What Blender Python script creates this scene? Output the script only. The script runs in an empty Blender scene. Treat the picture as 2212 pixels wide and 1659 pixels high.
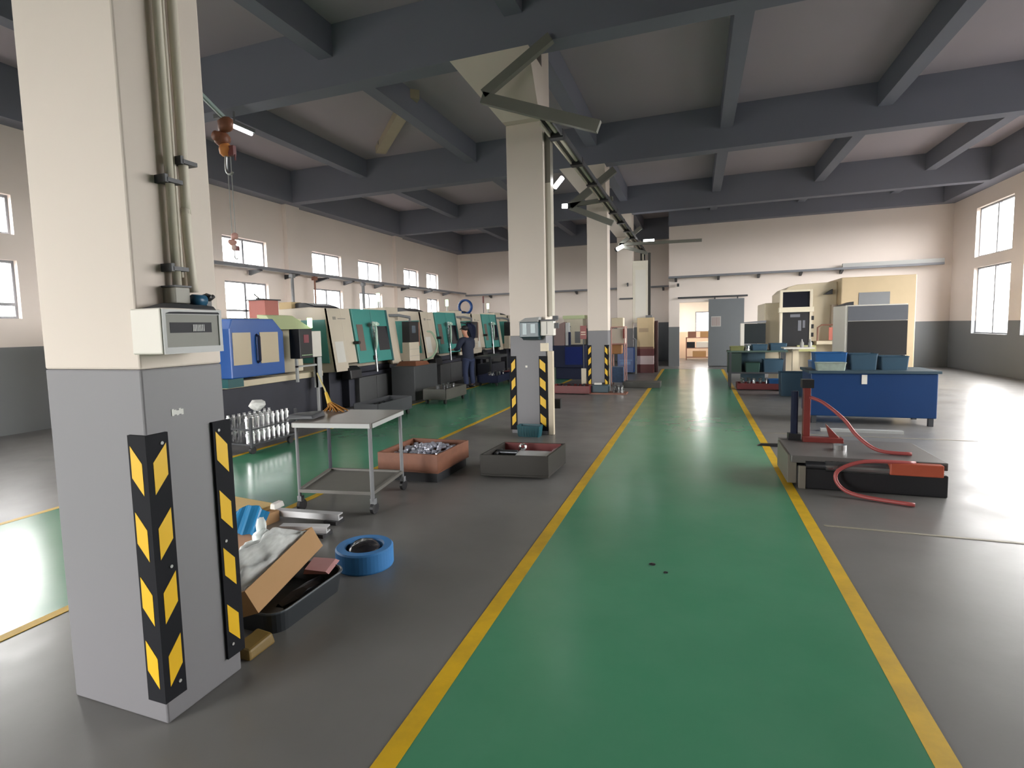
import bpy, bmesh, math, random
from mathutils import Vector, Matrix
random.seed(7)
PI = math.pi
S = bpy.context.scene
COL = S.collection

# ------------------------------------------------------------------ materials
def lin(h):
    if isinstance(h, str):
        c = [int(h[i:i + 2], 16) / 255 for i in (0, 2, 4)]
    else:
        c = [v / 255 for v in h]
    return tuple(v / 12.92 if v <= .04045 else ((v + .055) / 1.055) ** 2.4 for v in c)
MATS = {}
def mat(name, col, rough=.5, metal=0., var=.08, scale=4., bump=0., spec=.5, dirt=None, dscale=1.5, damt=.5, rvar=0.):
    if name in MATS: return MATS[name]
    m = bpy.data.materials.new(name); m.use_nodes = True
    nt = m.node_tree; N = nt.nodes; L = nt.links
    b = N['Principled BSDF']
    c = lin(col)
    tc = N.new('ShaderNodeTexCoord')
    nz = N.new('ShaderNodeTexNoise'); nz.inputs['Scale'].default_value = scale; nz.inputs['Detail'].default_value = 6
    L.new(tc.outputs['Object'], nz.inputs['Vector'])
    mx = N.new('ShaderNodeMix'); mx.data_type = 'RGBA'
    mx.inputs[6].default_value = (*[v * (1 - var) for v in c], 1)
    mx.inputs[7].default_value = (*[min(1, v * (1 + var)) for v in c], 1)
    L.new(nz.outputs['Fac'], mx.inputs[0])
    out = mx.outputs[2]
    if dirt:
        n2 = N.new('ShaderNodeTexNoise'); n2.inputs['Scale'].default_value = dscale; n2.inputs['Detail'].default_value = 9; n2.inputs['Roughness'].default_value = .65
        L.new(tc.outputs['Object'], n2.inputs['Vector'])
        r = N.new('ShaderNodeValToRGB'); r.color_ramp.elements[0].position = .4; r.color_ramp.elements[1].position = .85
        r.color_ramp.elements[1].color = (damt, damt, damt, 1)
        L.new(n2.outputs['Fac'], r.inputs[0])
        m2 = N.new('ShaderNodeMix'); m2.data_type = 'RGBA'
        m2.inputs[7].default_value = (*lin(dirt), 1)
        L.new(r.outputs[0], m2.inputs[0]); L.new(out, m2.inputs[6]); out = m2.outputs[2]
    L.new(out, b.inputs['Base Color'])
    b.inputs['Roughness'].default_value = rough; b.inputs['Metallic'].default_value = metal
    b.inputs['Specular IOR Level'].default_value = spec
    if rvar:
        n3 = N.new('ShaderNodeTexNoise'); n3.inputs['Scale'].default_value = 2.3; n3.inputs['Detail'].default_value = 5
        L.new(tc.outputs['Object'], n3.inputs['Vector'])
        mr = N.new('ShaderNodeMapRange'); mr.inputs['From Min'].default_value = .3; mr.inputs['From Max'].default_value = .7
        mr.inputs['To Min'].default_value = max(.02, rough - rvar); mr.inputs['To Max'].default_value = rough + rvar
        L.new(n3.outputs['Fac'], mr.inputs['Value']); L.new(mr.outputs[0], b.inputs['Roughness'])
    if bump:
        bp = N.new('ShaderNodeBump'); bp.inputs['Strength'].default_value = bump; bp.inputs['Distance'].default_value = .02
        n4 = N.new('ShaderNodeTexNoise'); n4.inputs['Scale'].default_value = scale * 6; n4.inputs['Detail'].default_value = 4
        L.new(tc.outputs['Object'], n4.inputs['Vector'])
        L.new(n4.outputs['Fac'], bp.inputs['Height']); L.new(bp.outputs[0], b.inputs['Normal'])
    MATS[name] = m
    return m
def emit(name, col, st):
    if name in MATS: return MATS[name]
    m = bpy.data.materials.new(name); m.use_nodes = True
    b = m.node_tree.nodes['Principled BSDF']
    b.inputs['Base Color'].default_value = (*lin(col), 1)
    b.inputs['Emission Color'].default_value = (*lin(col), 1); b.inputs['Emission Strength'].default_value = st
    MATS[name] = m
    return m
def thin(name, col, clear, rough=.1, gl=.1):
    """thin clear sheet: see-through, lightly glossy, lightly milky"""
    m = bpy.data.materials.new(name); m.use_nodes = True
    nt = m.node_tree; N = nt.nodes; L = nt.links
    N.remove(N['Principled BSDF']); out = N['Material Output']
    tr = N.new('ShaderNodeBsdfTransparent'); gs = N.new('ShaderNodeBsdfGlossy'); gs.inputs['Roughness'].default_value = rough
    df = N.new('ShaderNodeBsdfDiffuse'); df.inputs['Color'].default_value = (*lin(col), 1)
    nz = N.new('ShaderNodeTexNoise'); nz.inputs['Scale'].default_value = 9
    mr = N.new('ShaderNodeMapRange'); mr.inputs['To Min'].default_value = max(0, (1 - clear) * .6); mr.inputs['To Max'].default_value = min(1, (1 - clear) * 1.4)
    L.new(nz.outputs['Fac'], mr.inputs['Value'])
    a = N.new('ShaderNodeMixShader'); b = N.new('ShaderNodeMixShader'); b.inputs[0].default_value = gl
    L.new(mr.outputs[0], a.inputs[0]); L.new(tr.outputs[0], a.inputs[1]); L.new(df.outputs[0], a.inputs[2])
    L.new(a.outputs[0], b.inputs[1]); L.new(gs.outputs[0], b.inputs[2]); L.new(b.outputs[0], out.inputs[0])
    MATS[name] = m
    return m
W_WHITE = mat('wall_white', 'efe4dc', .75, var=.03, scale=1.2)
W_GREY = mat('wall_grey', '7d8083', .6, var=.04, scale=1.2)
C_SLAB = mat('ceiling_slab', 'aaa3aa', .8, var=.05, scale=.8)  # paler than the beams in place of light bounced off the floor
C_BEAM = mat('ceiling_beam', '7a7d8a', .8, var=.05, scale=.8)
C_WHITE = mat('column_white', 'd9cec3', .7, var=.03, scale=1.5)
C_GREY = mat('column_grey', '7b7a7e', .55, var=.04, scale=1.5)
F_GREY = mat('floor_concrete', '737270', .33, var=.22, scale=1.1, bump=.05, dirt='62605c', dscale=.9, damt=.35, rvar=.05)
F_GREEN = mat('floor_green', '498a69', .23, var=.16, scale=.8, bump=.008, dirt='6a9a80', dscale=1.3, damt=.35, rvar=.03)
F_YEL = mat('floor_yellow', 'd6ad14', .5, var=.12, scale=5, dirt='6d5c22', dscale=3.5, damt=.55)
WHITE = mat('white_paint', 'd9d5cb', .4, var=.03)
CREAM = mat('cream_paint', 'd3c6ab', .4, var=.04)
MWHITE = mat('machine_white', 'c6bcaa', .35, var=.03, dirt='b8ae99', damt=.4)
TEAL = mat('machine_teal', '3c8a83', .35, var=.05)
TEALD = mat('dark_teal', '1d5558', .4, var=.08)
BASE = mat('machine_base', '31333e', .6, var=.12, dirt='24242a', damt=.7)
BLACK = mat('black_plastic', '1d1d20', .45, var=.1)
DARKGL = mat('dark_glass', '20222b', .12, var=.05)
DGREY = mat('dark_grey', '3c3e42', .5, var=.1)
MGREY = mat('mid_grey', '77797c', .5, var=.06)
LGREY = mat('light_grey', 'a9abaa', .45, var=.05)
STEEL = mat('steel', 'a5a7a8', .3, 1., var=.12, scale=9, rvar=.12)
STEELD = mat('dark_steel', '606266', .4, 1., var=.2, scale=9)
BRIGHT = mat('bright_metal', 'd8d9da', .2, 1., var=.05)
BLUE = mat('blue_paint', '2356a0', .35, var=.05)
BLUED = mat('deep_blue', '123f7c', .4, var=.08)
NAVY = mat('navy', '161d36', .7, var=.15, spec=.3)
SKYB = mat('sky_blue_foam', '3a7ebd', .55, var=.05)
RED = mat('red_paint', '7d312c', .45, var=.1)
DRED = mat('dark_red', '6d2a2a', .5, var=.15, dirt='3a2020')
BROWN = mat('rust_brown', '8a5f4d', .6, var=.15, dirt='5a3c33')
ORANGE = mat('orange_rust', '784a33', .55, var=.3, scale=6, dirt='5a3322', dscale=5)
WOOD = mat('wood', 'd2b478', .6, var=.12, scale=3)
CARD = mat('cardboard', 'ad865a', .75, var=.06, dirt='94703f', dscale=4, damt=.4)
YEL = mat('guard_yellow', 'e3b512', .5, var=.06)
RUB = mat('guard_rubber', '191a1f', .75, var=.1, spec=.2)
TAN = mat('tan_window', 'c4b59a', .3, var=.06, scale=2)
PINK = mat('pink_sheet', 'b08080', .6)
GREEN_L = mat('lamp_green', 'bfe3b0', .4)
PALEG = mat('pale_green', 'c4cfa0', .45, var=.05)
SKIN = mat('skin', 'c08a72', .5, var=.05)
HAIR = mat('hair', '17151a', .6)
JACKET = mat('navy_cloth', '1d2438', .8, var=.15, scale=8)
JEANS = mat('denim', '2a3350', .85, var=.15, scale=10)
STRAW = mat('straw', 'a8742f', .8, var=.3, scale=20)
CABLE = mat('cable_dark', '34332f', .6, var=.2)
BEIGE = mat('conduit_beige', 'd0c9b9', .5, var=.05)
HOSE = mat('hose_pink', '9c4a48', .4, var=.08)
TUBE = emit('lamp_tube', 'ffffff', 9)
GREENLED = emit('lamp_lit_green', 'd0ffc0', 1.6)
GLASS = thin('window_glass', 'ffffff', .94, .05, .06)
FILM = thin('plastic_film', 'f4f8f6', .38, .35, .08)

# ------------------------------------------------------------------ mesh builder
class MB:
    def __init__(s): s.bm = bmesh.new(); s.mi = 0; s.M = Matrix()
    def _fin(s, vs, fs):
        for f in fs: f.material_index = s.mi
        return s
    def verts(s, pts): return [s.bm.verts.new(s.M @ Vector(p)) for p in pts]
    def faces(s, vs, idx):
        fs = []
        for i in idx:
            try: fs.append(s.bm.faces.new([vs[k] for k in i]))
            except ValueError: pass
        return s._fin(vs, fs)
    def b(s, x0, x1, y0, y1, z0, z1, rot=None):
        c = Vector(((x0 + x1) / 2, (y0 + y1) / 2, (z0 + z1) / 2))
        R = Matrix.Rotation(rot[1], 4, rot[0]) if rot else Matrix()
        pts = [c + R @ (Vector((x, y, z)) - c) for x in (x0, x1) for y in (y0, y1) for z in (z0, z1)]
        v = s.verts(pts)
        return s.faces(v, [(0, 1, 3, 2), (4, 6, 7, 5), (0, 4, 5, 1), (2, 3, 7, 6), (0, 2, 6, 4), (1, 5, 7, 3)])
    def hexa(s, bot, top):
        v = s.verts(list(bot) + list(top))
        return s.faces(v, [(3, 2, 1, 0), (4, 5, 6, 7), (0, 1, 5, 4), (1, 2, 6, 5), (2, 3, 7, 6), (3, 0, 4, 7)])
    def prism(s, poly, ax, a0, a1):
        """poly in the two other axes, in order (ax x: y,z; y: x,z; z: x,y), extruded from a0 to a1"""
        def P(u, v, a): return {'x': (a, u, v), 'y': (u, a, v), 'z': (u, v, a)}[ax]
        n = len(poly)
        v = s.verts([P(u, w, a0) for u, w in poly] + [P(u, w, a1) for u, w in poly])
        return s.faces(v, [tuple(range(n))[::-1], tuple(range(n, 2 * n))] + [(i, (i + 1) % n, n + (i + 1) % n, n + i) for i in range(n)])
    def ring(s, c, u, w, r, n): return s.verts([c + u * (r * math.cos(2 * PI * k / n)) + w * (r * math.sin(2 * PI * k / n)) for k in range(n)])
    def tube(s, pts, r, n=8, cap=True, smooth=0):
        P = [Vector(p) for p in pts]
        if smooth and len(P) > 2:
            Q = []
            for i in range(len(P) - 1):
                p0, p1, p2, p3 = P[max(i - 1, 0)], P[i], P[i + 1], P[min(i + 2, len(P) - 1)]
                for k in range(smooth):
                    t = k / smooth
                    Q.append(.5 * ((2 * p1) + (p2 - p0) * t + (2 * p0 - 5 * p1 + 4 * p2 - p3) * t * t + (3 * p1 - p0 - 3 * p2 + p3) * t ** 3))
            P = Q + [P[-1]]
        R = r if isinstance(r, (list, tuple)) else [r] * len(P)
        rings = []; u = None
        for i, p in enumerate(P):
            d = (P[min(i + 1, len(P) - 1)] - P[max(i - 1, 0)]).normalized()
            if u is None: u = d.orthogonal().normalized()
            else:
                u = (u - d * u.dot(d)); u = u.normalized() if u.length > 1e-6 else d.orthogonal().normalized()
            rings.append(s.ring(p, u, d.cross(u), R[min(i, len(R) - 1)], n))
        fs = []
        for a, b in zip(rings, rings[1:]):
            for k in range(n): fs.append(s.bm.faces.new((a[k], a[(k + 1) % n], b[(k + 1) % n], b[k])))
        if cap: fs += [s.bm.faces.new(rings[0][::-1]), s.bm.faces.new(rings[-1])]
        return s._fin(None, fs)
    def cyl(s, a, b, r, r2=None, n=16): return s.tube([a, b], [r, r if r2 is None else r2], n)
    def lathe(s, prof, c=(0, 0, 0), n=24, sx=1, sy=1, closed=False):
        c = Vector(c); rings = []
        for r, z in prof: rings.append(s.verts([c + Vector((r * sx * math.cos(2 * PI * k / n), r * sy * math.sin(2 * PI * k / n), z)) for k in range(n)]))
        fs = []
        pr = list(zip(rings, rings[1:])) + ([(rings[-1], rings[0])] if closed else [])
        for a, b in pr:
            for k in range(n): fs.append(s.bm.faces.new((a[k], a[(k + 1) % n], b[(k + 1) % n], b[k])))
        if not closed: fs += [s.bm.faces.new(rings[0][::-1]), s.bm.faces.new(rings[-1])]
        return s._fin(None, fs)
    def blob(s, c, r, jit=0., sub=2, seed=0):
        rnd = random.Random(seed)
        q = bmesh.ops.create_icosphere(s.bm, subdivisions=sub, radius=1)
        c = Vector(c); r = Vector(r) if isinstance(r, (list, tuple)) else Vector((r, r, r))
        for v in q['verts']:
            k = 1 + rnd.uniform(-jit, jit)
            v.co = s.M @ (c + Vector((v.co.x * r.x * k, v.co.y * r.y * k, v.co.z * r.z * k)))
        fs = {f for v in q['verts'] for f in v.link_faces}
        return s._fin(None, fs)
    def obj(s, name, m, parent=None, loc=(0, 0, 0), rz=0, bev=0., smooth=False, rot=None):
        bmesh.ops.recalc_face_normals(s.bm, faces=s.bm.faces)
        me = bpy.data.meshes.new(name); s.bm.to_mesh(me); s.bm.free()
        for q in (m if isinstance(m, (list, tuple)) else [m]): me.materials.append(q)
        if smooth:
            for p in me.polygons: p.use_smooth = True
        o = bpy.data.objects.new(name, me); COL.objects.link(o)
        o.location = loc; o.rotation_euler = rot or (0, 0, rz)
        if parent: o.parent = parent
        if bev:
            md = o.modifiers.new('bevel', 'BEVEL'); md.width = bev; md.segments = 2; md.limit_method = 'ANGLE'; md.angle_limit = math.radians(50)
        return o
def B(*a, rot=None):
    return MB().b(*a, rot=rot)
def root(name, label, cat, loc=(0, 0, 0), rz=0, group=None):
    o = bpy.data.objects.new(name, None); COL.objects.link(o); o.empty_display_size = .1
    o.location = loc; o.rotation_euler = (0, 0, rz)
    return tag(o, label, cat, group)
def tag(o, label, cat, group=None):
    o['label'] = label; o['category'] = cat
    if group: o['group'] = group
    return o
def struct(o, label=None):
    o['kind'] = 'structure'
    if label: o['label'] = label
    return o
def dup(r, loc, rz=None, label=None, group=None, scale=None):
    c = r.copy(); COL.objects.link(c); c.location = loc
    if rz is not None: c.rotation_euler = (0, 0, rz)
    if scale: c.scale = scale
    if label: c['label'] = label
    if group: c['group'] = group
    for ch in list(r.children):
        d = ch.copy(); COL.objects.link(d); d.parent = c
        for g in list(ch.children):
            e = g.copy(); COL.objects.link(e); e.parent = d
    return c
def lab(o, l): o['label'] = l; return o

# ------------------------------------------------------------------ camera
H = 1.6
yaw, pit, rol, F = .356692126, .085403921, .0242416544, 1178.07108
f = Vector((-math.sin(yaw) * math.cos(pit), math.cos(yaw) * math.cos(pit), -math.sin(pit)))
r0 = Vector((math.cos(yaw), math.sin(yaw), 0)); d0 = f.cross(r0)
rv = math.cos(rol) * r0 + math.sin(rol) * d0; dv = -math.sin(rol) * r0 + math.cos(rol) * d0
cam = bpy.data.cameras.new('camera'); co = bpy.data.objects.new('camera', cam); COL.objects.link(co)
Mx = Matrix((rv, -dv, -f)).transposed().to_4x4(); Mx.translation = (0, 0, H)
co.matrix_world = Mx
cam.sensor_width = 36; cam.sensor_fit = 'HORIZONTAL'; cam.lens = F / 2212 * 36
cam.shift_x = (1106 - 1065) / 2212; cam.shift_y = -(829.5 - 809) / 2212
cam.clip_start = .05; cam.clip_end = 200
S.camera = co

# ------------------------------------------------------------------ room shell
XL, XR, YN, YD, YE, ZS, ZB, PH = -10.8, 7.6, -6.5, 21.5, 24.5, 6.0, 5.15, 1.47
T = .24
o = struct(B(XL - .3, XR + .3, YN - .3, YE + 3.2, -.2, 0).obj('floor', F_GREY))
struct(B(-1.02, .81, YN, 20.1, .0005, .003).obj('floor_aisle', F_GREEN))
struct(B(-5.62, -3.52, YN, 20.5, .0005, .003).obj('floor_lane', F_GREEN))
for i, (a, c) in enumerate(((-1.11, -1.02), (.81, .9), (-3.52, -3.45), (-5.69, -5.62))):
    struct(B(a, c, YN, 20.1, .0005, .004).obj('trim_%d' % (i + 1), F_YEL))
# thin cross lines on the right bay floor
for i, y in enumerate((4.75, 8.6)):
    struct(B(.95, 3.4, y, y + .03, .0005, .003).obj('trim_%d' % (i + 5), mat('floor_cream', '8d8878', .5)))
struct(B(XL - .3, XR + .3, YN - .3, YE + 3.2, ZS, ZS + .2).obj('ceiling', C_SLAB))

def wall_grid(name, axis, pos, u0, u1, z0, z1, holes, thick, sign):
    """wall with rectangular holes, two-tone, thickness away from the room"""
    mb = MB()
    us = sorted({u0, u1} | {h[0] for h in holes} | {h[1] for h in holes})
    zs = sorted({z0, PH, z1} | {h[2] for h in holes} | {h[3] for h in holes})
    zs = [z for z in zs if z0 <= z <= z1]
    for a, c in zip(us, us[1:]):
        for d, e in zip(zs, zs[1:]):
            mu, mz = (a + c) / 2, (d + e) / 2
            if any(h[0] < mu < h[1] and h[2] < mz < h[3] for h in holes): continue
            mb.mi = 1 if mz < PH else 0
            p0, p1 = sorted((pos, pos + sign * thick))
            if axis == 'x': mb.b(p0, p1, a, c, d, e)
            else: mb.b(a, c, p0, p1, d, e)
    bmesh.ops.remove_doubles(mb.bm, verts=mb.bm.verts, dist=1e-4)
    return struct(mb.obj(name, [W_WHITE, W_GREY]))
bays = [(-.1, 1.3), (2.3, 3.7), (4.6, 6.0), (7.9, 9.3), (10.37, 11.83), (13.7, 15.13), (16.1, 17.53), (19.2, 20.4), (21.15, 22.25)]
ZW = [(1.95, 2.93), (3.36, 4.02)]
holesL = [(a, c, z0, z1) for a, c in bays for z0, z1 in ZW]
wall_grid('wall_left', 'x', XL, YN, YE, 0, ZS, holesL, T, -1)
bayR = [(a, a + 2.0) for a in (4.9, 7.6, 10.2, 12.8, 15.4, 18.0)]  # unseen windows, sized and spaced for the light they let in
ZR = [(1.1, 3.0), (3.3, 4.7)]
holesR = [(a, c, z0, z1) for a, c in bayR for z0, z1 in ZR]
wall_grid('wall_right', 'x', XR, YN, YD, 0, ZS, holesR, T, 1)
wall_grid('wall_far', 'y', YD, -.95, XR, 0, ZS, [(-.57, .46, 0, 2.36)], T, 1)
wall_grid('wall_end', 'y', YE, XL, -.71, 0, ZS, [], T, 1)
wall_grid('wall_return', 'x', -.95, YD + T, YE, 0, ZS, [], T, 1)
fill_gates = [(-9.8, -5.0, 0, 4.0)]  # unseen opening, added and widened to light faces turned toward the camera
wall_grid('wall_near', 'y', YN, XL, XR, 0, ZS, fill_gates, T, -1)
# pilasters on the left wall
for i, y in enumerate((1.2, 6.95, 12.75, 18.65)):
    mb = MB(); mb.b(XL, XL + .14, y - .25, y + .3, PH, ZB); mb.mi = 1; mb.b(XL, XL + .14, y - .25, y + .3, 0, PH)
    struct(mb.obj('trim_%d' % (i + 7), [W_WHITE, W_GREY]))
# windows
FR = mat('window_frame', '8a8c92', .5, var=.04)
wn = 0
def window(ax, x, a, c, z0, z1, transom):
    global wn
    wn += 1
    e = bpy.data.objects.new('window_%d' % wn, None); COL.objects.link(e); e.location = (x, (a + c) / 2, z0); e['kind'] = 'structure'
    w = (c - a) / 2; h = z1 - z0; t = .04
    mb = MB(); q = .035
    mb.b(-q, q, -w, w, 0, t); mb.b(-q, q, -w, w, h - t, h); mb.b(-q, q, -w, -w + t, t, h - t); mb.b(-q, q, w - t, w, t, h - t)
    mb.b(-q, q, -.03, .03, t, h - t)
    if transom: mb.b(-q, q, -w + t, w - t, transom, transom + .05)
    mb.obj('window_frame', FR, e)
    B(-.004, .004, -w + t * .5, w - t * .5, t * .5, h - t * .5).obj('window_glass', GLASS, e)
for a, c in bays:
    for k, (z0, z1) in enumerate(ZW): window('x', XL - .13, a, c, z0, z1, .22 if k == 0 else 0)
for a, c in bayR:
    for k, (z0, z1) in enumerate(ZR): window('x', XR + .13, a, c, z0, z1, 0)

# beams and joists
bi = 0
def beam(x0, x1, y0, y1, z0, nm='ceiling_beam'):
    return struct(B(x0, x1, y0, y1, z0, ZS).obj(nm, C_BEAM))
YB = [(-4.6, -4.3), (1.0, 1.3), (6.95, 7.25), (12.48, 12.78), (18.3, 18.6)]
for y0, y1 in YB: beam(XL, XR, y0, y1, ZB)
for y0, y1 in zip([YN] + [p[1] for p in YB], [p[0] for p in YB] + [24.15]):
    beam(XL, XL + .4, y0, y1, ZB); beam(XR - .4, XR, y0, min(y1, 21.15), ZB)
beam(XL, -.95, 24.15, 24.5, ZB); beam(-.95, XR, 21.15, 21.5, ZB)
ed = [YN] + [v for p in YB for v in p] + [24.15]
for x in (-8.12, -5.06, -2.2, .56, 3.28, 5.9):
    for y0, y1 in zip(ed[0::2], ed[1::2]):
        if x > -1 and y1 > 21.2: y1 = 21.15
        beam(x - .12, x + .12, y0, y1, 5.55, 'ceiling_joist')
# columns
def column(x0, x1, y0, y1):
    mb = MB(); mb.b(x0, x1, y0, y1, PH, ZS); mb.mi = 1; mb.b(x0, x1, y0, y1, 0, PH)
    return mb
CW = (-2.56, -2.04)
struct(column(-2.6, -2.03, 1.51, 1.9).obj('column', [C_WHITE, C_GREY], bev=.008))
struct(column(-2.6, -2.05, 7.75, 8.15).obj('column', [C_WHITE, C_GREY], bev=.008))
for x0, x1, y1, yb in ((-2.6, -2.05, 7.75, 6.95), (-2.43, -1.95, 13.1, 12.48), (-2.5, -2.0, 18.9, 18.3)):
    struct(MB().hexa([(x0, y1 - .15, 4.5), (x1, y1 - .15, 4.5), (x1, y1, 4.5), (x0, y1, 4.5)], [(x0 - .5, yb, ZB), (x1 + .04, yb, ZB), (x1 + .04, y1, ZB), (x0 - .5, y1, ZB)]).obj('column_corbel', C_WHITE))
struct(column(-2.43, -1.95, 13.1, 13.5).obj('column', [C_WHITE, C_GREY], bev=.008))
struct(column(-2.5, -1.99, 18.9, 19.3).obj('column', [C_WHITE, C_GREY], bev=.008))
# room beyond the doorway
RW = mat('back_room_wall', 'f4ebdc', .8, var=.03); RL = mat('back_room_dado', 'd9bfa4', .7, var=.04)
def bw(nm, *a):
    return struct(B(*a).obj(nm, RW))
mb = MB()
for bx in ((-1.0, -.02, 26.4, 26.6, 1.2, ZS), (.8, 3.2, 26.4, 26.6, 1.2, ZS), (-.02, .8, 26.4, 26.6, 2.1, ZS)): mb.b(*bx)
mb.mi = 1; mb.b(-1.0, 3.2, 26.4, 26.6, 0, 1.2)
struct(mb.obj('wall_back_room', [RW, RL]))
for bx in ((21.74, 22.2, 0, ZS), (25.6, 26.4, 0, ZS), (22.2, 25.6, 0, .7), (22.2, 25.6, 2.9, ZS)): bw('wall_back_room_side', 3.0, 3.2, *bx)
window('x', 3.1, 22.2, 25.6, .7, 2.9, 0)  # unseen window, added to brighten the room behind the doorway
mb = MB()
for y0, y1, z0, z1 in ((24.6, 25.0, 0, ZS), (26.2, 26.4, 0, ZS), (25.0, 26.2, 0, 1.0), (25.0, 26.2, 2.4, ZS)): mb.b(-1.0, -.8, y0, y1, z0, z1)
struct(mb.obj('wall_back_room_left', RW))
window('x', -.9, 25.0, 26.2, 1.0, 2.4, 0)  # unseen window, enlarged to brighten the same room
wb = bpy.data.objects.new('window_%d' % (wn + 1), None); COL.objects.link(wb); wb['kind'] = 'structure'; wb.location = (.39, 26.5, 1.2)
mb = MB(); mb.b(-.41, .41, -.03, .03, 0, .05); mb.b(-.41, .41, -.03, .03, .85, .9); mb.b(-.41, -.36, -.03, .03, .05, .85); mb.b(.36, .41, -.03, .03, .05, .85)
mb.obj('window_frame', FR, wb); B(-.38, .38, -.004, .004, .02, .88).obj('window_glass', GLASS, wb)
# sliding door on its track
dr = bpy.data.objects.new('door_1', None); COL.objects.link(dr); dr['kind'] = 'structure'; dr.location = (1.02, 21.42, 0)
B(-.59, .59, -.03, .03, .02, 2.44).obj('door_panel', mat('door_grey', '6d7276', .5, var=.04), dr, bev=.006)
mb = MB(); mb.b(-.5, -.17, -.036, -.03, 1.45, 1.82); mb.mi = 1
for k in range(7): mb.b(-.47 + k * .04, -.455 + k * .04, -.038, -.036, 1.48, 1.79)
lab(mb.obj('notice_sheet', [mat('paper_grey', 'b5b3b0', .7), mat('notice_ink', '8a6a66', .7)], dr), 'pale notice sheet with faint columns of writing')
mb = MB(); mb.b(-1.65, .7, -.02, .04, 2.5, 2.56)
for x in (-.4, .35): mb.b(x, x + .04, -.01, .02, 2.44, 2.52)
mb.obj('door_track', DGREY, dr)
d2 = bpy.data.objects.new('door_2', None); COL.objects.link(d2); d2['kind'] = 'structure'; d2.location = (-1.3, 24.44, 0)
B(-.36, .34, -.04, .04, 0, 1.66).obj('door_panel', mat('door_dark_grey', '5c6066', .5), d2)
B(-.42, -.36, -.04, .04, 0, 1.7).obj('door_frame', BLACK, d2)

# ------------------------------------------------------------------ wall trunking (busbar runs)
def trunk(label, p0, p1, ax, brk, out):
    r = root('trunking_rail', label, 'trunking', p0)
    d = Vector(p1) - Vector(p0); L = d.length
    if ax == 'y': r.rotation_euler = (0, 0, PI / 2)
    B(0, L, -.07, .07, -.035, .035).obj('rail', mat('rail_grey', '7b7d84', .5), r)
    for t, le in brk:
        mb = MB(); mb.prism([(-.02, -.035), (out * le, -.035), (out * le, -.16), (-.02, -.07)], 'x', t - .04, t + .04)
        mb.obj('bracket', DGREY, r)
    return r
trunk('long grey trunking rail along the left wall between the two rows of windows', (XL + .45, 8.5, 3.25), (XL + .45, 24.2, 3.25), 'y', [(1.0, .5), (2.6, .4), (4.0, .5), (5.3, .5), (6.6, .4), (8.4, .4), (10.2, .4), (12.2, .4), (14, .4)], .45 / .5)
trunk('thin grey trunking rail along the far wall behind the pillars', (XL + .5, 24.2, 3.16), (-1.0, 24.2, 3.16), 'x', [(1.2, .25), (3, .25), (5.3, .25), (7.4, .25), (9, .25)], 1)
trunk('grey trunking rail on the white wall above the sliding door', (-.95, 21.25, 3.28), (7.3, 21.25, 3.28), 'x', [(.25, .22), (1.7, .22), (3.0, .22), (4.3, .22), (5.5, .22)], 1)
tag(B(4.55, 7.3, 21.19, 21.31, 3.316, 3.44).obj('trunking_box', LGREY), 'pale trunking box at the right end of the wall rail', 'trunking')
mb = MB(); mb.cyl((-.62, 21.45, 3.02), (-.62, 21.33, 3.0), .02); mb.b(-.66, -.58, 21.24, 21.36, 2.94, 3.05)
tag(mb.obj('wall_sensor', DGREY), 'small dark sensor under the rail left of the doorway', 'sensor')
# pipe drops on the left wall
for x, y, z0, r, l in ((XL + .4, 12.3, 0, .04, 'grey drop pipe right of the first window pair, behind the red box'), (XL + .4, 13.25, 0, .025, 'thin brown drop pipe beside the second window pair'), (XL + .4, 15.72, 0, .05, 'grey drop pipe between the second and third window pairs')):
    mb = MB(); mb.cyl((0, 0, 0), (0, 0, 3.21 - z0), r, n=10); mb.b(-.06, .06, -.06, .06, 3.1 - z0, 3.2 - z0)
    tag(mb.obj('drop_pipe', MGREY if r > .03 else BROWN, loc=(x, y, z0)), l, 'pipe')

# ------------------------------------------------------------------ ceiling services along the pillar row
ct = root('cable_tray', 'long dark ladder cable tray running past the pillar tops', 'cable tray', (-1.85, 7.2, 4.24))
for x in (-.085, .085): B(x - .012, x + .012, 0, 13.6, 0, .08).obj('side_rail', BEIGE if x < 0 else DGREY, ct)  # dark colour of the right rail paints the shadow along that side
k0 = None
for i in range(10):
    if k0 is None: k0 = B(-.1, .1, 0, .14, -.02, .09).obj('rung', BLACK, ct)
    else: c = k0.copy(); COL.objects.link(c); c.parent = ct; k0c = c
    (k0 if i == 0 else c).location = (0, .5 + i * 1.4, 0)
for j, (dx, rr) in enumerate(((-.06, .03), (0, .035), (.06, .03))):
    MB().tube([(dx, 0, .075), (dx, 4, .06), (dx, 9, .08), (dx, 13.6, .06), (dx, 13.9, -.1), (dx, 13.95, -1.4), (dx, 13.95, -2.0)], rr, 8, smooth=4).obj('cable', CABLE if j != 1 else BEIGE, ct, smooth=True)
def bracket(label, y, bars):
    r = root('pipe_bracket', label, 'bracket', (-2.2, y, 4.3))
    for p, q, w in bars:
        p = Vector(p); q = Vector(q); mb = MB()
        d = (q - p); n = Vector((-d.z, 0, d.x)).normalized() * w / 2; t = Vector((0, .045, 0))
        mb.hexa([p - n - t, p + n - t, p + n + t, p - n + t], [q - n - t, q + n - t, q + n + t, q - n + t])
        mb.obj('bar', mat('bracket_olive', '73736b', .55, var=.1), r, loc=(0, 0, 0))
    return r
def loc_bars(bs, k):
    return [((a[0] * k + 2.2, 0, (a[1] - H) * k + H - 4.3), (c[0] * k + 2.2, 0, (c[1] - H) * k + H - 4.3), w * k) for a, c, w in bs]
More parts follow.
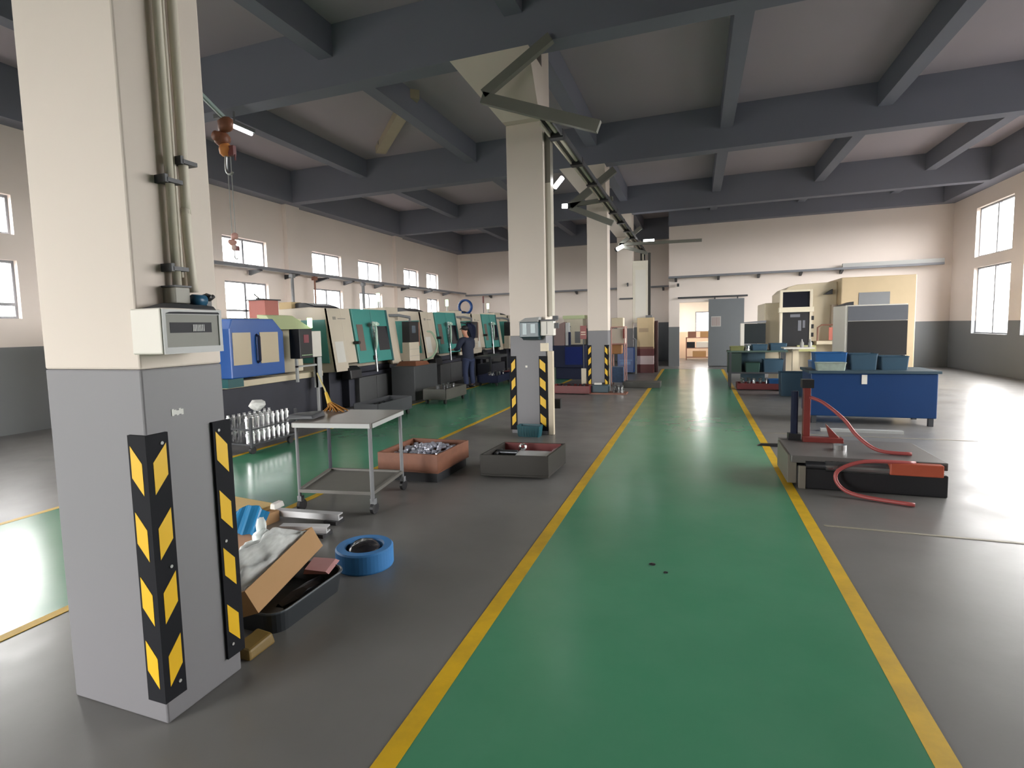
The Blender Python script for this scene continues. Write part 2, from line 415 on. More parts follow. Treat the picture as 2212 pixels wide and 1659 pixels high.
bracket('grey steel bracket arm crossing the front of the nearest pillar top', 6.9, loc_bars([((-2.62, 4.58), (-1.12, 4.0), .14), ((-2.6, 4.62), (-1.7, 5.15), .12)], 1))
bracket('three-bar triangular steel bracket on the second pillar', 12.42, loc_bars([((-2.78, 4.4), (-1.75, 5.12), .16), ((-2.78, 4.38), (-1.8, 3.92), .13), ((-2.8, 4.42), (-1.8, 4.48), .09)], .959))
bracket('steel bracket on the third pillar with a long arm to the right', 18.24, loc_bars([((-2.4, 4.22), (-1.7, 4.75), .12), ((-2.4, 4.22), (-1.5, 3.9), .1), ((-2.4, 4.25), (.16, 4.2), .09)], .973))
def lamp(label, p, q, r=.05):
    rt = root('work_lamp', label, 'lamp', p)
    d = Vector(q) - Vector(p)
    MB().cyl((0, 0, 0), d, r, n=12).obj('lamp_tube', TUBE, rt)
    n = d.normalized()
    MB().cyl(-n * .06, (0, 0, 0), r * 1.1, n=12).obj('lamp_cap', DGREY, rt)
    return rt
lamp('bright tilted tube lamp beside the nearest pillar, under the cable tray', (-2.0, 8.22, 3.68), (-1.86, 8.12, 3.78), .035)
lamp('small white lamp at the left tip of the triangular bracket', (-2.73, 12.38, 4.29), (-2.84, 12.34, 4.29), .05)
lamp('bright lamp under the bracket of the third pillar', (-2.38, 18.1, 4.02), (-2.2, 18.0, 4.09), .06)
lamp('small white lamp above the long bracket arm', (-1.58, 18.24, 4.235), (-1.25, 18.24, 4.23), .045)
r = root('tube_light', 'lit fluorescent tube beside the hanging orange hoist', 'light', (-6.94, 7.0, 4.9))
MB().cyl((0, 0, 0), (0, .42, 0), .025).obj('lamp_tube', TUBE, r); B(-.05, .05, -.3, .45, .02, .08).obj('fitting', MGREY, r); B(-.01, .01, .05, .07, .08, .24).obj('hanger', MGREY, r)
r = root('ceiling_batten', 'pale diagonal batten under the slab between two joists', 'batten', (-6.07, 10.6, 5.94))
MB().b(-1.6, 1.75, -.12, .12, -.1, .06).obj('batten_bar', mat('batten_tan', 'b3a78f', .6), r); r.rotation_euler = (0, 0, math.radians(-48))
for x in (-1.2, 1.2): B(x - .02, x + .02, -.13, .13, -.02, .06).obj('hanger', MGREY, r)

# ------------------------------------------------------------------ corner guards
def guard(label, x, y, sx, sy, z0=.1, h=1.11, leg=.085, group=None):
    """rubber angle on the corner (x,y); legs run towards sx along X and towards sy along Y"""
    t = .014; mb = MB()
    mb.b(*sorted((x - sx * t, x + sx * leg)), *sorted((y - sy * t, y)), z0, z0 + h)
    mb.b(*sorted((x - sx * t, x)), *sorted((y, y + sy * leg)), z0, z0 + h)
    mb.mi = 1
    e = .0015; n = 4; per = h / n * .97
    for k in range(n):
        zc = z0 + .03 + k * per
        a, c = .012, leg - .012
        for face in (0, 1):
            lo0, lo1 = zc + .03, zc + .16; d = .07
            if face == 0:
                Y0, Y1 = y - sy * (t + e), y - sy * t
                mb.hexa([(x + sx * a, Y0, lo0), (x + sx * c, Y0, lo0 + d), (x + sx * c, Y1, lo0 + d), (x + sx * a, Y1, lo0)], [(x + sx * a, Y0, lo1), (x + sx * c, Y0, lo1 + d), (x + sx * c, Y1, lo1 + d), (x + sx * a, Y1, lo1)])
            else:
                X0, X1 = x - sx * (t + e), x - sx * t
                mb.hexa([(X0, y + sy * a, lo0), (X0, y + sy * c, lo0 + d), (X1, y + sy * c, lo0 + d), (X1, y + sy * a, lo0)], [(X0, y + sy * a, lo1), (X0, y + sy * c, lo1 + d), (X1, y + sy * c, lo1 + d), (X1, y + sy * a, lo1)])
    mb.mi = 2
    for z in (z0 + .06, z0 + h / 2, z0 + h - .04):
        mb.cyl((x - sx * (t + .004), y + sy * .055, z), (x - sx * t, y + sy * .055, z), .007, n=8)
    return tag(mb.obj('corner_guard', [RUB, YEL, LGREY]), label, 'corner guard', group)
G = 'hazard striped corner guards'
guard('black and yellow chevron corner guard on the near edge of the foreground pillar', -2.03, 1.51, -1, 1, group=G)
guard('black and yellow corner guard on the foreground pillar edge beside the cardboard box', -2.03, 1.9, -1, -1, group=G)
guard('worn striped corner guard on the left edge of the pillar with the teal basket', -2.6, 7.75, 1, 1, .06, 1.11, group=G)
guard('striped corner guard by the cream conduit of the pillar with the teal basket', -2.05, 7.75, -1, 1, .06, 1.11, .11, group=G)
guard('striped corner guard on the left edge of the second pillar from the front', -2.43, 13.1, 1, 1, .06, 1.07, group=G)
guard('striped corner guard on the right edge of the second pillar from the front', -1.95, 13.1, -1, 1, .06, 1.07, group=G)

# ------------------------------------------------------------------ fittings on the foreground pillar
r = root('electrical_box', 'white electrical box with dark slot on the foreground pillar', 'electrical box', (-2.03, 1.7, 1.53))
mb = MB(); mb.b(.0, .16, -.215, .065, 0, .175); mb.obj('box_body', WHITE, r, bev=.006)
mb = MB(); mb.b(.16, .167, -.21, .06, .0, .025); mb.b(.16, .166, -.21, -.198, .025, .17); mb.b(.16, .166, .045, .06, .025, .17); mb.b(.16, .166, -.198, .045, .15, .17); mb.obj('cover_frame', LGREY, r)
mb = MB(); mb.b(.16, .163, -.18, .01, .08, .12); mb.mi = 1
for k in range(8): mb.b(.163, .165, -.08 + k * .007, -.076 + k * .007, .085, .112)
mb.obj('slot_window', [mat('slot_dark', '24252b', .7), LGREY], r)
B(.158, .162, -.2, .05, .0, .16).obj('front_plate', mat('plate_box', '83837d', .6), r)
MB().hexa([(.04, -.2, .177), (.172, -.2, .152), (.172, .05, .152), (.04, .05, .177)], [(.05, -.12, .2), (.14, -.1, .192), (.15, .04, .186), (.05, .04, .2)]).obj('top_flap', DGREY, r, bev=.004)
r = root('junction_box', 'small grey junction box at the foot of the conduits', 'junction box', (-2.03, 1.665, 1.73))
B(0, .07, -.035, .035, 0, .065).obj('box_body', mat('jbox', '8e8c82', .5), r, bev=.004); B(0, .075, -.04, .04, .065, .072).obj('lid', DGREY, r)
r = root('air_fitting', 'dark blue and black valve fitting on top of the white box', 'valve', (-1.96, 1.745, 1.715))
MB().cyl((0, -.035, .03), (0, .02, .03), .024, n=14).obj('valve_body', mat('valve_blue', '2a5a78', .35), r, smooth=True)
mb = MB(); mb.blob((0, .035, .04), (.024, .024, .022), .15, seed=3); mb.cyl((0, .04, .03), (0, .07, .05), .009); mb.b(-.015, .015, .02, .045, 0.005, .03); mb.obj('valve_head', BLACK, r)
for i, (pts, rr, cl, l) in enumerate((
    ([(-2.0, 1.675, ZB), (-2.0, 1.675, 1.805)], .017, [2.22, 1.87], 'left beige conduit running down the foreground pillar to the junction box'),
    ([(-2.0, 1.745, ZB), (-2.0, 1.745, 2.4), (-2.0, 1.74, 2.1), (-2.0, 1.752, 1.78)], .019, [2.31], 'right beige conduit running down the foreground pillar'),
    ([(-2.01, 1.709, ZB), (-2.01, 1.709, 2.6), (-2.01, 1.709, 2.2), (-2.01, 1.709, 1.84)], .008, [], 'thin beige conduit between two thicker ones on the foreground pillar'))):
    r = root('conduit_pipe', l, 'conduit', pts[-1], group='conduits on the foreground pillar')
    o0 = Vector(pts[-1])
    MB().tube([Vector(p) - o0 for p in pts], rr, 12, smooth=5 if len(pts) > 2 else 0).obj('pipe', BEIGE, r, smooth=True)
    for z in cl:
        mb = MB(); mb.b(-.03, .032, -.034, .034, z - o0.z - .008, z - o0.z + .008); mb.b(-.03, .03, -.044, -.03, z - o0.z - .012, z - o0.z + .02); mb.obj('pipe_clamp', DGREY, r)
mb = MB()
for k in range(5): mb.b(-2.03, -2.028, 1.63 + k * .011, 1.641 + k * .011, 1.268 + .004 * (k % 2), 1.296 - .004 * (k % 3))
tag(mb.obj('paint_mark', mat('mark_white', 'cfd0cc', .7)), 'small white scuffed mark on the grey foreground pillar', 'mark')

# orange hoists
def hoist(label, loc, s, arm=None, cables=0, M1=ORANGE, M2=mat('hoist_amber', 'd08a4a', .5, var=.25)):
    r = root('chain_hoist', label, 'hoist', loc)
    mb = MB(); mb.blob((.02 * s, 0, .12 * s), (.09 * s, .07 * s, .085 * s), .12, seed=1); mb.obj('motor_housing', M1, r, smooth=True)
    mb = MB(); mb.blob((-.05 * s, .0, -.01 * s), (.085 * s, .07 * s, .075 * s), .12, seed=2); mb.cyl((-.05 * s, -.08 * s, -.0), (-.05 * s, .08 * s, .0), .05 * s); mb.obj('chain_drum', M1, r, smooth=True)
    mb = MB(); mb.blob((.0, 0, -.13 * s), (.07 * s, .06 * s, .07 * s), .1, seed=4); mb.cyl((-.04 * s, 0, .05 * s), (.0, 0, -.1 * s), .02 * s); mb.obj('lower_block', M2, r, smooth=True)
    mb = MB(); mb.b(.05 * s, .12 * s, -.02 * s, .02 * s, -.2 * s, -.1 * s); mb.cyl((.12 * s, 0, -.19 * s), (.12 * s, 0, -.25 * s), .008 * s); mb.obj('pendant', DRED, r)
    mb = MB(); mb.tube([(0, 0, -.18 * s), (-.01 * s, 0, -.3 * s), (.005 * s, 0, -.36 * s), (.05 * s, 0, -.38 * s), (.075 * s, 0, -.36 * s)], .014 * s, 8, smooth=4); mb.obj('hook', STEEL, r, smooth=True)
    if cables:
        for x in (-.05, .05): MB().cyl((x * s, 0, .15 * s), (x * s, 0, cables), .007, n=6).obj('cable', LGREY, r)
    if arm:
        MB().tube([(0, 0, .18 * s), (0, 0, .2 * s), Vector(arm) - Vector(loc)], .012, 8).obj('support_arm', mat('arm_green', '7d8f8a', .5), r)
    return r
hoist('orange rusty chain hoist hanging beside the top of the foreground pillar', (-2.3, 2.27, 2.62), .5, (-2.12, 1.89, 2.73))
hoist('faded pink hoist hanging on two cables in front of the first window', (-7.74, 7.7, 3.24), .8, None, 2.3, mat('hoist_pink', 'c99a90', .5, var=.1), mat('hoist_pale', 'd0b8b0', .5, var=.1))

# ------------------------------------------------------------------ machining centres along the left lane
def vmc(label, y0, xf, group):
    """front towards local -y; local x runs along the lane"""
    r = root('machining_center', label, 'machine', (xf, y0, 0), PI / 2, group)
    D = 2.05; W = 2.55
    mb = MB(); mb.b(.15, W - .05, .25, D, .0, .82); mb.b(.55, W - .1, .06, .3, .02, .7); mb.obj('machine_base', BASE, r, bev=.015)
    mb = MB(); mb.b(.75, 2.25, -.06, .1, .05, .62); mb.b(1.4, 1.43, -.075, -.05, .05, .6); mb.obj('chip_tray', mat('chip_tray', '4a4b4c', .5, var=.15), r, bev=.01)
    # white shell: near side, sloping front, back and roof
    prof = [(-.06, .8), (.12, 2.07), (.55, 2.1), (D, 2.05), (D, .78), (.35, .78)]
    def slope(a, c, z0, z1, off=0, th=.06):
        y0 = -.06 + (z0 - .8) * .1417 - off; y1 = -.06 + (z1 - .8) * .1417 - off
        return [(a, y0, z0), (c, y0, z0), (c, y0 + th, z0), (a, y0 + th, z0)], [(a, y1, z1), (c, y1, z1), (c, y1 + th, z1), (a, y1 + th, z1)]
    mb = MB(); mb.prism(prof, 'x', 0, .05); mb.prism(prof, 'x', W - .05, W)
    mb.hexa(*slope(.0, .42, .8, 2.07)); mb.hexa(*slope(.42, .75, .95, 2.07))
    mb.b(.05, W - .05, .14, D, 2.02, 2.06); mb.b(.05, W - .05, D - .05, D, .8, 2.02); mb.hexa(*slope(2.14, W, .8, 2.07))
    mb.b(2.16, 2.75, .12, .7, 1.85, 2.14); mb.b(.05, W - .05, .3, .35, .8, 2.0)
    mb.obj('enclosure', MWHITE, r, bev=.008)
    MB().prism([(.1, .98), (.17, 1.84), (1.0, 1.84), (1.0, .98)], 'x', -.014, .0).obj('side_panel', TEAL, r)
    for nm, a0, a1 in (('door', .76, 1.46), ('door', 1.47, 2.14)):
        dd = MB().hexa(*slope(a0, a1, .92, 2.07, .035)).obj(nm, TEAL, r, bev=.01)
        u0, u1, w0, w1 = (.86, 1.08, 1.18, 1.74) if a0 < 1 else (1.62, 2.06, 1.16, 1.7)
        MB().hexa(*slope(u0, u1, w0, w1, .041, .02)).obj('door_window', mat('window_brown', '6e5f58', .3) if a0 < 1 else DARKGL, dd)
        if a0 < 1: MB().cyl((.72, -.13, 1.36), (.72, .0, 1.36), .035).obj('door_knob', BLACK, dd)
        else: MB().hexa(*slope(2.08, 2.15, .9, 2.07, .045, .04)).obj('door_edge_shade', TEALD, dd)  # dark strip paints the shade where the door corner curves away
    MB().prism([(-.14, .62), (-.12, .8), (-.02, .88), (.1, .88), (.1, .62)], 'x', .36, .76).obj('conveyor_hump', BLACK, r, bev=.02)
    MB().cyl((1.38, -.1, .7), (1.38, -.04, 1.8), .03).obj('support_pole', STEEL, r)
    mb = MB(); mb.blob((1.34, -.13, 1.74), (.13, .04, .05), .25, seed=5); mb.blob((1.36, -.13, 1.45), (.035, .03, .26), .15, seed=6); mb.obj('hanging_rag', mat('rag', 'b9cfc0', .8), r)
    B(1.3, 1.42, -.1, -.07, .96, 1.06).obj('lock_plate', BLACK, r)
    mb = MB(); mb.prism([(.45, 2.06), (1.35, 2.06), (1.2, 2.16), (1.0, 2.21), (.8, 2.2), (.6, 2.14)], 'x', .2, 1.0); mb.obj('top_cover', DGREY, r, bev=.02)
    cp = B(2.52, 3.02, -.3, -.1, .82, 1.3).obj('control_panel', MWHITE, r, bev=.012)
    mb = MB(); mb.b(2.54, 3.0, -.3, -.1, 1.3, 1.8); mb.mi = 1; mb.b(2.66, 2.84, -.304, -.3, 1.52, 1.7); mb.obj('screen', [BLACK, mat('screen_grey', '55606a', .25)], cp, bev=.006)
    mb = MB(); mb.b(3.0, 3.06, -.3, -.08, 1.2, 1.78); mb.obj('screen_hood', BROWN, cp)
    mb = MB(); mb.b(2.54, 3.0, -.306, -.3, .97, .975); mb.b(2.54, 3.0, -.306, -.3, 1.13, 1.135); mb.obj('drawer_seams', MGREY, cp)
    MB().tube([(2.3, .12, 1.95), (2.5, -.05, 1.95), (2.75, -.2, 1.9), (2.75, -.2, 1.8)], .035, 10).obj('panel_arm', MGREY, r)
    mb = MB(); mb.cyl((2.5, .5, 2.15), (2.5, .5, 2.3), .02, n=8); mb.mi = 1; mb.cyl((2.5, .5, 2.3), (2.5, .5, 2.5), .045, n=12); mb.obj('signal_lamp', [LGREY, GREENLED], r)
    mb = MB(); mb.hexa(*slope(.14, .24, 1.84, 1.9, .003, .01)); mb.hexa(*slope(.3, .56, 1.85, 1.87, .003, .01)); mb.obj('name_plate', mat('plate_grey', '8f8a80', .5), r)
    MB().hexa(*slope(.08, .36, .98, 1.4, .002, .01)).obj('notice', mat('notice_white', 'cfcdc6', .6), r)
    return r
MG = 'white and teal machining centres along the left lane'
m2 = vmc('nearest white and teal machining center, beside the blue machine', 9.0, -6.7, MG)
dup(m2, (-6.7, 12.9, 0), label='second white and teal machining center, behind the worker', group=MG)
dup(m2, (-6.7, 16.45, 0), label='third white and teal machining center, past the worker', group=MG)
dup(m2, (-6.7, 20.1, 0), label='farthest white and teal machining center, half hidden by the near pillar', group=MG)
# blue machine
r = root('lathe_machine', 'blue fronted machine with two cream windows behind the foreground pillar', 'machine', (-6.5, 6.15, 0), PI / 2)
mb = MB(); mb.b(-.25, 2.3, .1, 1.7, .0, .78); mb.b(-.3, -.1, .15, 1.7, .0, .85); mb.obj('machine_base', BASE, r, bev=.015)
mb = MB(); mb.b(.05, 2.3, .05, .3, .78, .88); mb.obj('coolant_tray', CREAM, r, bev=.01)
mb = MB(); mb.b(-.3, .05, .3, 1.7, .85, 1.75); mb.b(.05, 2.25, .45, 1.7, .88, 1.86); mb.obj('enclosure', mat('cream_body', 'cfc6b0', .4, var=.04), r, bev=.015)
mb = MB(); mb.hexa([(1.2, .08, 1.66), (2.1, .08, 1.66), (2.1, .5, 1.66), (1.2, .5, 1.66)], [(1.2, .3, 1.9), (1.85, .3, 1.9), (1.85, .5, 1.92), (1.2, .5, 1.92)]); mb.obj('top_hood', PALEG, r, bev=.01)
mb = MB(); mb.prism([(.08, .93), (.08, 1.68), (.14, 1.83), (.98, 1.83), (1.2, 1.62), (1.2, .93)], 'y', -.04, .42)
dd = mb.obj('sliding_door', BLUE, r, bev=.015)
for a, c in ((.12, .47), (.66, 1.06)): B(a, c, -.052, -.038, 1.13, 1.62).obj('door_window', TAN, dd)
MB().tube([(.6, -.04, 1.58), (.6, -.09, 1.55), (.6, -.09, 1.18), (.6, -.04, 1.15)], .022, 8).obj('door_handle', NAVY, dd)
mb = MB(); mb.b(.0, .3, -.03, .1, .8, .93); mb.obj('teal_box', TEALD, r)
cp = B(1.45, 1.78, -.16, .06, 1.15, 1.66).obj('control_panel', BLACK, r, bev=.01)
mb = MB(); mb.b(1.55, 1.68, -.166, -.16, 1.42, 1.56); mb.obj('screen', mat('screen_red', '8a4a52', .3), cp)
mb = MB()
for k in range(8): mb.b(1.49 + k * .035, 1.508 + k * .035, -.166, -.16, 1.2, 1.215)
mb.obj('key_row', GREEN_L, cp)
B(1.8, 2.05, -.14, .04, 1.16, 1.62).obj('side_cover', WHITE, r, bev=.01)
mb = MB()
for x in (1.42, 1.95): mb.b(x, x + .04, -.1, -.06, .0 if x > 1.9 else .75, 1.15)
mb.b(1.42, 1.99, -.1, -.06, 1.0, 1.03); mb.b(1.95, 2.06, -.12, -.02, .6, 1.15); mb.obj('panel_stand', LGREY, r)
mb = MB(); mb.cyl((2.12, .15, 1.68), (2.12, .15, 1.86), .045); mb.obj('signal_lamp', GREENLED, r)
# things on top of the machines
r = root('metal_box', 'rusty red box on top of the blue machine, under the first window', 'box', (-7.5, 8.06, 1.86))
B(-.19, .19, -.17, .17, 0, .34).obj('box_body', mat('box_red', 'b06a60', .6, var=.08), r, bev=.006); mb = MB(); mb.b(-.23, .23, -.2, .2, .34, .36); mb.cyl((.1, -.18, .35), (.2, -.42, .43), .012); mb.cyl((.2, -.18, .35), (.24, -.42, .35), .014); mb.obj('lid', DGREY, r)
tag(B(-.16, .16, -.15, .15, 0, .16).obj('carton', mat('carton_tan', 'c0aa80', .7), loc=(-7.9, 9.24, 2.065), bev=.004), 'small tan carton on the machine top to the right of the red box', 'carton')
r = root('drum_reel', 'blue hose coil standing on top of a machining center', 'hose coil', (-7.1, 16.6, 2.06)); r.scale = (.72, .72, .72)
prof = [(.42, .06), (.5, .1), (.56, .06), (.56, -.06), (.5, -.1), (.42, -.06)]
MB().lathe([(a * .62, z) for a, z in prof], (0, 0, 0), 28, closed=True).obj('hose', BLUED, r, smooth=True).matrix_local = Matrix.Translation((0, 0, .34)) @ Matrix.Rotation(PI / 2, 4, 'X')
B(-.06, .06, -.1, .1, .0, .06).obj('stand', DGREY, r)
r = root('signal_tower', 'slim dark signal pole above the third machining center', 'signal pole', (-7.3, 18.75, 2.16)); MB().cyl((0, 0, -.1), (0, 0, .35), .012).obj('pole', DGREY, r); MB().cyl((0, 0, .35), (0, 0, .6), .03).obj('lamp', DRED, r)
r = root('red_frame', 'red guard frame at the far end of the machine row', 'guard frame', (-6.4, 19.62, 0), PI / 2)
mb = MB(); mb.b(0, .07, 0, .07, 0, 1.85); mb.b(.36, .43, 0, .07, 0, 1.85); mb.b(0, .43, 0, .07, 1.78, 1.85); mb.b(0, .43, 0, .07, 1.0, 1.06); mb.obj('frame', mat('frame_red', 'b8604e', .5), r); B(.07, .36, .02, .05, 1.06, 1.78).obj('panel', DARKGL, r)

# carts and trays by the machines
def cart(label, x, y, L, Wd, ztop, body, wheels=True, group=None, rim=.06):
    r = root('parts_cart', label, 'cart', (x, y, 0), 0, group)
    z0 = .1 if wheels else 0
    mb = MB(); mb.b(-Wd / 2, Wd / 2, -L / 2, L / 2, z0, z0 + .03)
    for a in (-1, 1):
        mb.b(*sorted((a * Wd / 2, a * (Wd / 2 - .015))), -L / 2, L / 2, z0 + .03, ztop); mb.b(-Wd / 2, Wd / 2, *sorted((a * L / 2, a * (L / 2 - .015))), z0 + .03, ztop)
    mb.obj('tray', body, r, bev=.004)
    if wheels:
        for a in (-1, 1):
            for c in (-1, 1): MB().cyl((a * (Wd / 2 - .06) - .02, c * (L / 2 - .08), .05), (a * (Wd / 2 - .06) + .02, c * (L / 2 - .08), .05), .05, n=14).obj('wheel', BLACK, r)
    return r
PG = 'turned metal parts in the left lane carts'
def parts(label, x, y, z, n, spread, rr, hh, m=STEEL, group=PG, seed=0, lying=False):
    rnd = random.Random(seed)
    src = None
    nx = max(1, round(math.sqrt(n * spread[0] / spread[1]))); ny = math.ceil(n / nx)
    for i in range(n):
        a, c = i % nx, i // nx; jx = max(0, spread[0] / nx - rr); jy = max(0, spread[1] / ny - rr)
        px = x - spread[0] + (a + .5) * 2 * spread[0] / nx + rnd.uniform(-jx, jx); py = y - spread[1] + (c + .5) * 2 * spread[1] / ny + rnd.uniform(-jy, jy)
        if src is None:
            mb = MB(); mb.lathe([(rr, 0), (rr, hh * .3), (rr * .55, hh * .35), (rr * .55, hh * .8), (rr * .7, hh)], n=10)
            src = tag(mb.obj('metal_part', m, loc=(px, py, z)), label, 'metal part', group); o = src
        else:
            o = src.copy(); COL.objects.link(o); o.location = (px, py, z)
        if lying: o.rotation_euler = (PI / 2, 0, rnd.uniform(-.6, .6)); o.location.z = z + rr
        else: o.rotation_euler = (0, 0, rnd.uniform(0, 6))
# first cart: rack of shafts
r = root('shaft_rack', 'wheeled rack holding upright steel shafts beside the blue machine', 'rack', (-5.75, 5.95, 0))
mb = MB()
for z in (.13, .33):
    mb.b(-.3, .3, -.45, .45, z, z + .02)
for a in (-.28, .28):
    for c in (-.43, .43): mb.b(a - .015, a + .015, c - .015, c + .015, .1, .5)
mb.obj('frame', DGREY, r)
for a in (-.22, .22):
    for c in (-.36, .36): MB().cyl((a - .02, c, .05), (a + .02, c, .05), .05, n=14).obj('wheel', BLACK, r)
src = None
for i in range(36):
    tier, q_ = divmod(i, 18); x = -5.75 + (.19, -.13)[q_ % 2]; y = 5.55 + .094 * (q_ // 2)
    if src is None:
        mb = MB(); mb.lathe([(.026, 0), (.026, .09), (.034, .09), (.034, .13), (.02, .13), (.02, .16)], n=8); src = tag(mb.obj('steel_shaft', BRIGHT), 'short steel shaft standing in the wheeled rack by the blue machine', 'shaft', 'steel shafts in the rack'); o = src
    else: o = src.copy(); COL.objects.link(o)
    o.location = (x, y, .151 if tier == 0 else .351)
tag(MB().blob((0, 0, .08), (.09, .13, .08), .18, seed=8).obj('plastic_bag', mat('bag_white', 'd9dad6', .6), loc=(-5.8, 6.0, .51)), 'crumpled white bag on top of the shaft rack', 'bag')
cart('low dark parts cart in front of the nearest machining center', -5.35, 8.6, 1.2, .5, .34, DGREY)
parts('dark turned part lying in the low cart by the nearest machining center', -5.35, 8.6, .14, 9, (.15, .45), .04, .16, STEELD, 'parts in the low dark cart', 2)
cart('rounded dark parts cart in front of the second machining center', -5.2, 10.9, 1.1, .55, .33, mat('cart_olive', '4b4a44', .5, var=.2))
parts('silver part standing in the dark cart in front of the second machining center', -5.2, 10.9, .14, 8, (.15, .4), .045, .24, STEEL, 'parts in the rounded dark cart', 5)
cart('low dark cart standing by the worker', -5.35, 14.5, 1.2, .6, .3, NAVY)
parts('silver part in the low cart by the worker', -5.35, 14.5, .14, 8, (.2, .45), .045, .22, STEEL, 'parts in the cart by the worker', 6)
cart('dark red tray on the lane side past the worker', -5.4, 16.8, 1.1, .66, .22, DRED, False)
r = root('floor_tank', 'tall dark steel tank with rag on top, left of the worker', 'tank', (-6.2, 11.35, 0))
mb = MB(); mb.b(-.3, .3, -.55, .6, .0, .78); mb.obj('tank_body', mat('tank_dark', '3b3d3f', .5, var=.2), r, bev=.015); mb = MB(); mb.hexa([(-.26, -.4, .78), (.26, -.4, .78), (.26, .3, .78), (-.26, .3, .78)], [(-.2, -.3, .88), (.2, -.3, .88), (.2, .25, .86), (-.2, .25, .86)]); mb.obj('oily_board', ORANGE, r)
r = root('steel_bench', 'dark steel bench beside the third machining center', 'bench', (-6.1, 16.2, 0))
mb = MB(); mb.b(-.3, .3, -.8, .8, .66, .74); mb.obj('bench_top', DGREY, r)
for a in (-.26, .26):
    for c in (-.75, .75): B(a - .03, a + .03, c - .03, c + .03, 0, .66).obj('leg', DGREY, r)
B(-.22, .26, -.6, .6, .1, .5).obj('drawer_block', BASE, r)

# ------------------------------------------------------------------ worker
def skin(name, pts, edges, m, parent, sub=2, rootv=0):
    me = bpy.data.meshes.new(name); me.from_pydata([p[:3] for p in pts], edges, [])
    me.materials.append(m)
    o = bpy.data.objects.new(name, me); COL.objects.link(o); o.parent = parent
    sk = o.modifiers.new('skin', 'SKIN'); sk.use_smooth_shade = True
    for i, p in enumerate(pts):
        rr = p[3] if isinstance(p[3], tuple) else (p[3], p[3])
        me.skin_vertices[0].data[i].radius = rr
        me.skin_vertices[0].data[i].use_root = (i == rootv)
    sb = o.modifiers.new('sub', 'SUBSURF'); sb.levels = sub; sb.render_levels = sub
    return o
w = root('person', 'worker in navy jacket and jeans bent towards the machine beside the lane', 'person', (-5.72, 13.5, 0), math.radians(62)); w.scale = (.94, .94, .94)
# local: faces +y; body joints
pts = [(0, 0, .93, .1), (0, .02, 1.12, .11), (0, .06, 1.32, .13), (0, .09, 1.46, .065), (0, .13, 1.54, .058),      # 0 pelvis .. 4 neck
       (0, .16, 1.62, .09), (0, .17, 1.7, .085),                                               # 5,6 head
       (.18, .07, 1.37, .048), (.26, .14, 1.16, .05), (.2, .38, 1.06, .04), (.18, .46, 1.05, .033),   # 7-10 right arm
       (-.18, .07, 1.37, .048), (-.26, .12, 1.15, .05), (-.21, .36, 1.1, .04), (-.19, .44, 1.1, .033), # 11-14
       (.1, 0, .86, .075), (.11, .03, .48, .055), (.12, -.02, .1, .042), (.13, .1, .05, .035),        # 15-18
       (-.1, 0, .86, .075), (-.12, .02, .48, .055), (-.13, -.05, .1, .042), (-.14, .07, .05, .035)]      # 19-22
ed = [(0, 1), (1, 2), (2, 3), (3, 4), (4, 5), (5, 6), (2, 7), (7, 8), (8, 9), (9, 10), (2, 11), (11, 12), (12, 13), (13, 14), (0, 15), (15, 16), (16, 17), (17, 18), (0, 19), (19, 20), (20, 21), (21, 22)]
n0 = len(pts)
for sgn, hv in ((1, 10), (-1, 14)):
    bx, by, bz = pts[hv][:3]
    for k in range(4):
        a = len(pts); pts.append((bx + (k - 1.5) * .022, by + .06, bz - .005, .009)); pts.append((bx + (k - 1.5) * .024, by + .09 + .008 * (k in (1, 2)), bz - .03, .008))
        ed += [(hv, a), (a, a + 1)]
    a = len(pts); pts.append((bx - sgn * .04, by + .03, bz + .015, .009)); pts.append((bx - sgn * .05, by + .06, bz + .01, .008)); ed += [(hv, a), (a, a + 1)]
body = skin('body', pts, ed, SKIN, w)
jk = [(0, .0, .74, (.17, .14)), (0, .0, .84, (.185, .155)), (0, .02, 1.0, (.19, .16)), (0, .04, 1.16, (.195, .165)), (0, .065, 1.32, (.2, .165)), (0, .085, 1.45, (.12, .11)), (.1, .075, 1.38, .12), (.2, .08, 1.36, .11), (.28, .14, 1.15, .074), (.215, .36, 1.065, .056), (-.1, .075, 1.38, .12), (-.2, .08, 1.36, .11), (-.28, .12, 1.14, .074), (-.22, .34, 1.105, .056)]
skin('jacket', jk, [(0, 1), (1, 2), (2, 3), (3, 4), (4, 5), (4, 6), (6, 7), (7, 8), (8, 9), (4, 10), (10, 11), (11, 12), (12, 13)], JACKET, w, rootv=4)
tr = [(0, 0, .9, (.15, .13)), (.1, 0, .8, .115), (.115, .03, .48, .085), (.125, -.02, .09, .075), (-.1, 0, .8, .115), (-.125, .02, .48, .085), (-.135, -.05, .09, .075)]
skin('trousers', tr, [(0, 1), (1, 2), (2, 3), (0, 4), (4, 5), (5, 6)], JEANS, w)
for x, y in ((.13, .05), (-.14, .02)):
    mb = MB(); mb.blob((x, y, .06), (.058, .15, .065), 0, seed=1); mb.obj('shoe', BLACK, w, smooth=True)
mb = MB(); mb.blob((0, .14, 1.71), (.098, .11, .085), .05, seed=2); mb.b(-.07, .07, .2, .3, 1.69, 1.7, rot=('X', -.3)); mb.obj('cap', HAIR, w, smooth=True)
mb = MB()
mb.blob((0, .265, 1.62), (.014, .02, .025), 0, 1); mb.obj('nose', SKIN, w, smooth=True)
for x in (-.035, .035): MB().blob((x, .245, 1.65), (.012, .008, .008), 0, 1).obj('eye', BLACK, w, smooth=True)
MB().blob((0, .25, 1.575), (.025, .008, .006), 0, 1).obj('mouth', DRED, w, smooth=True)
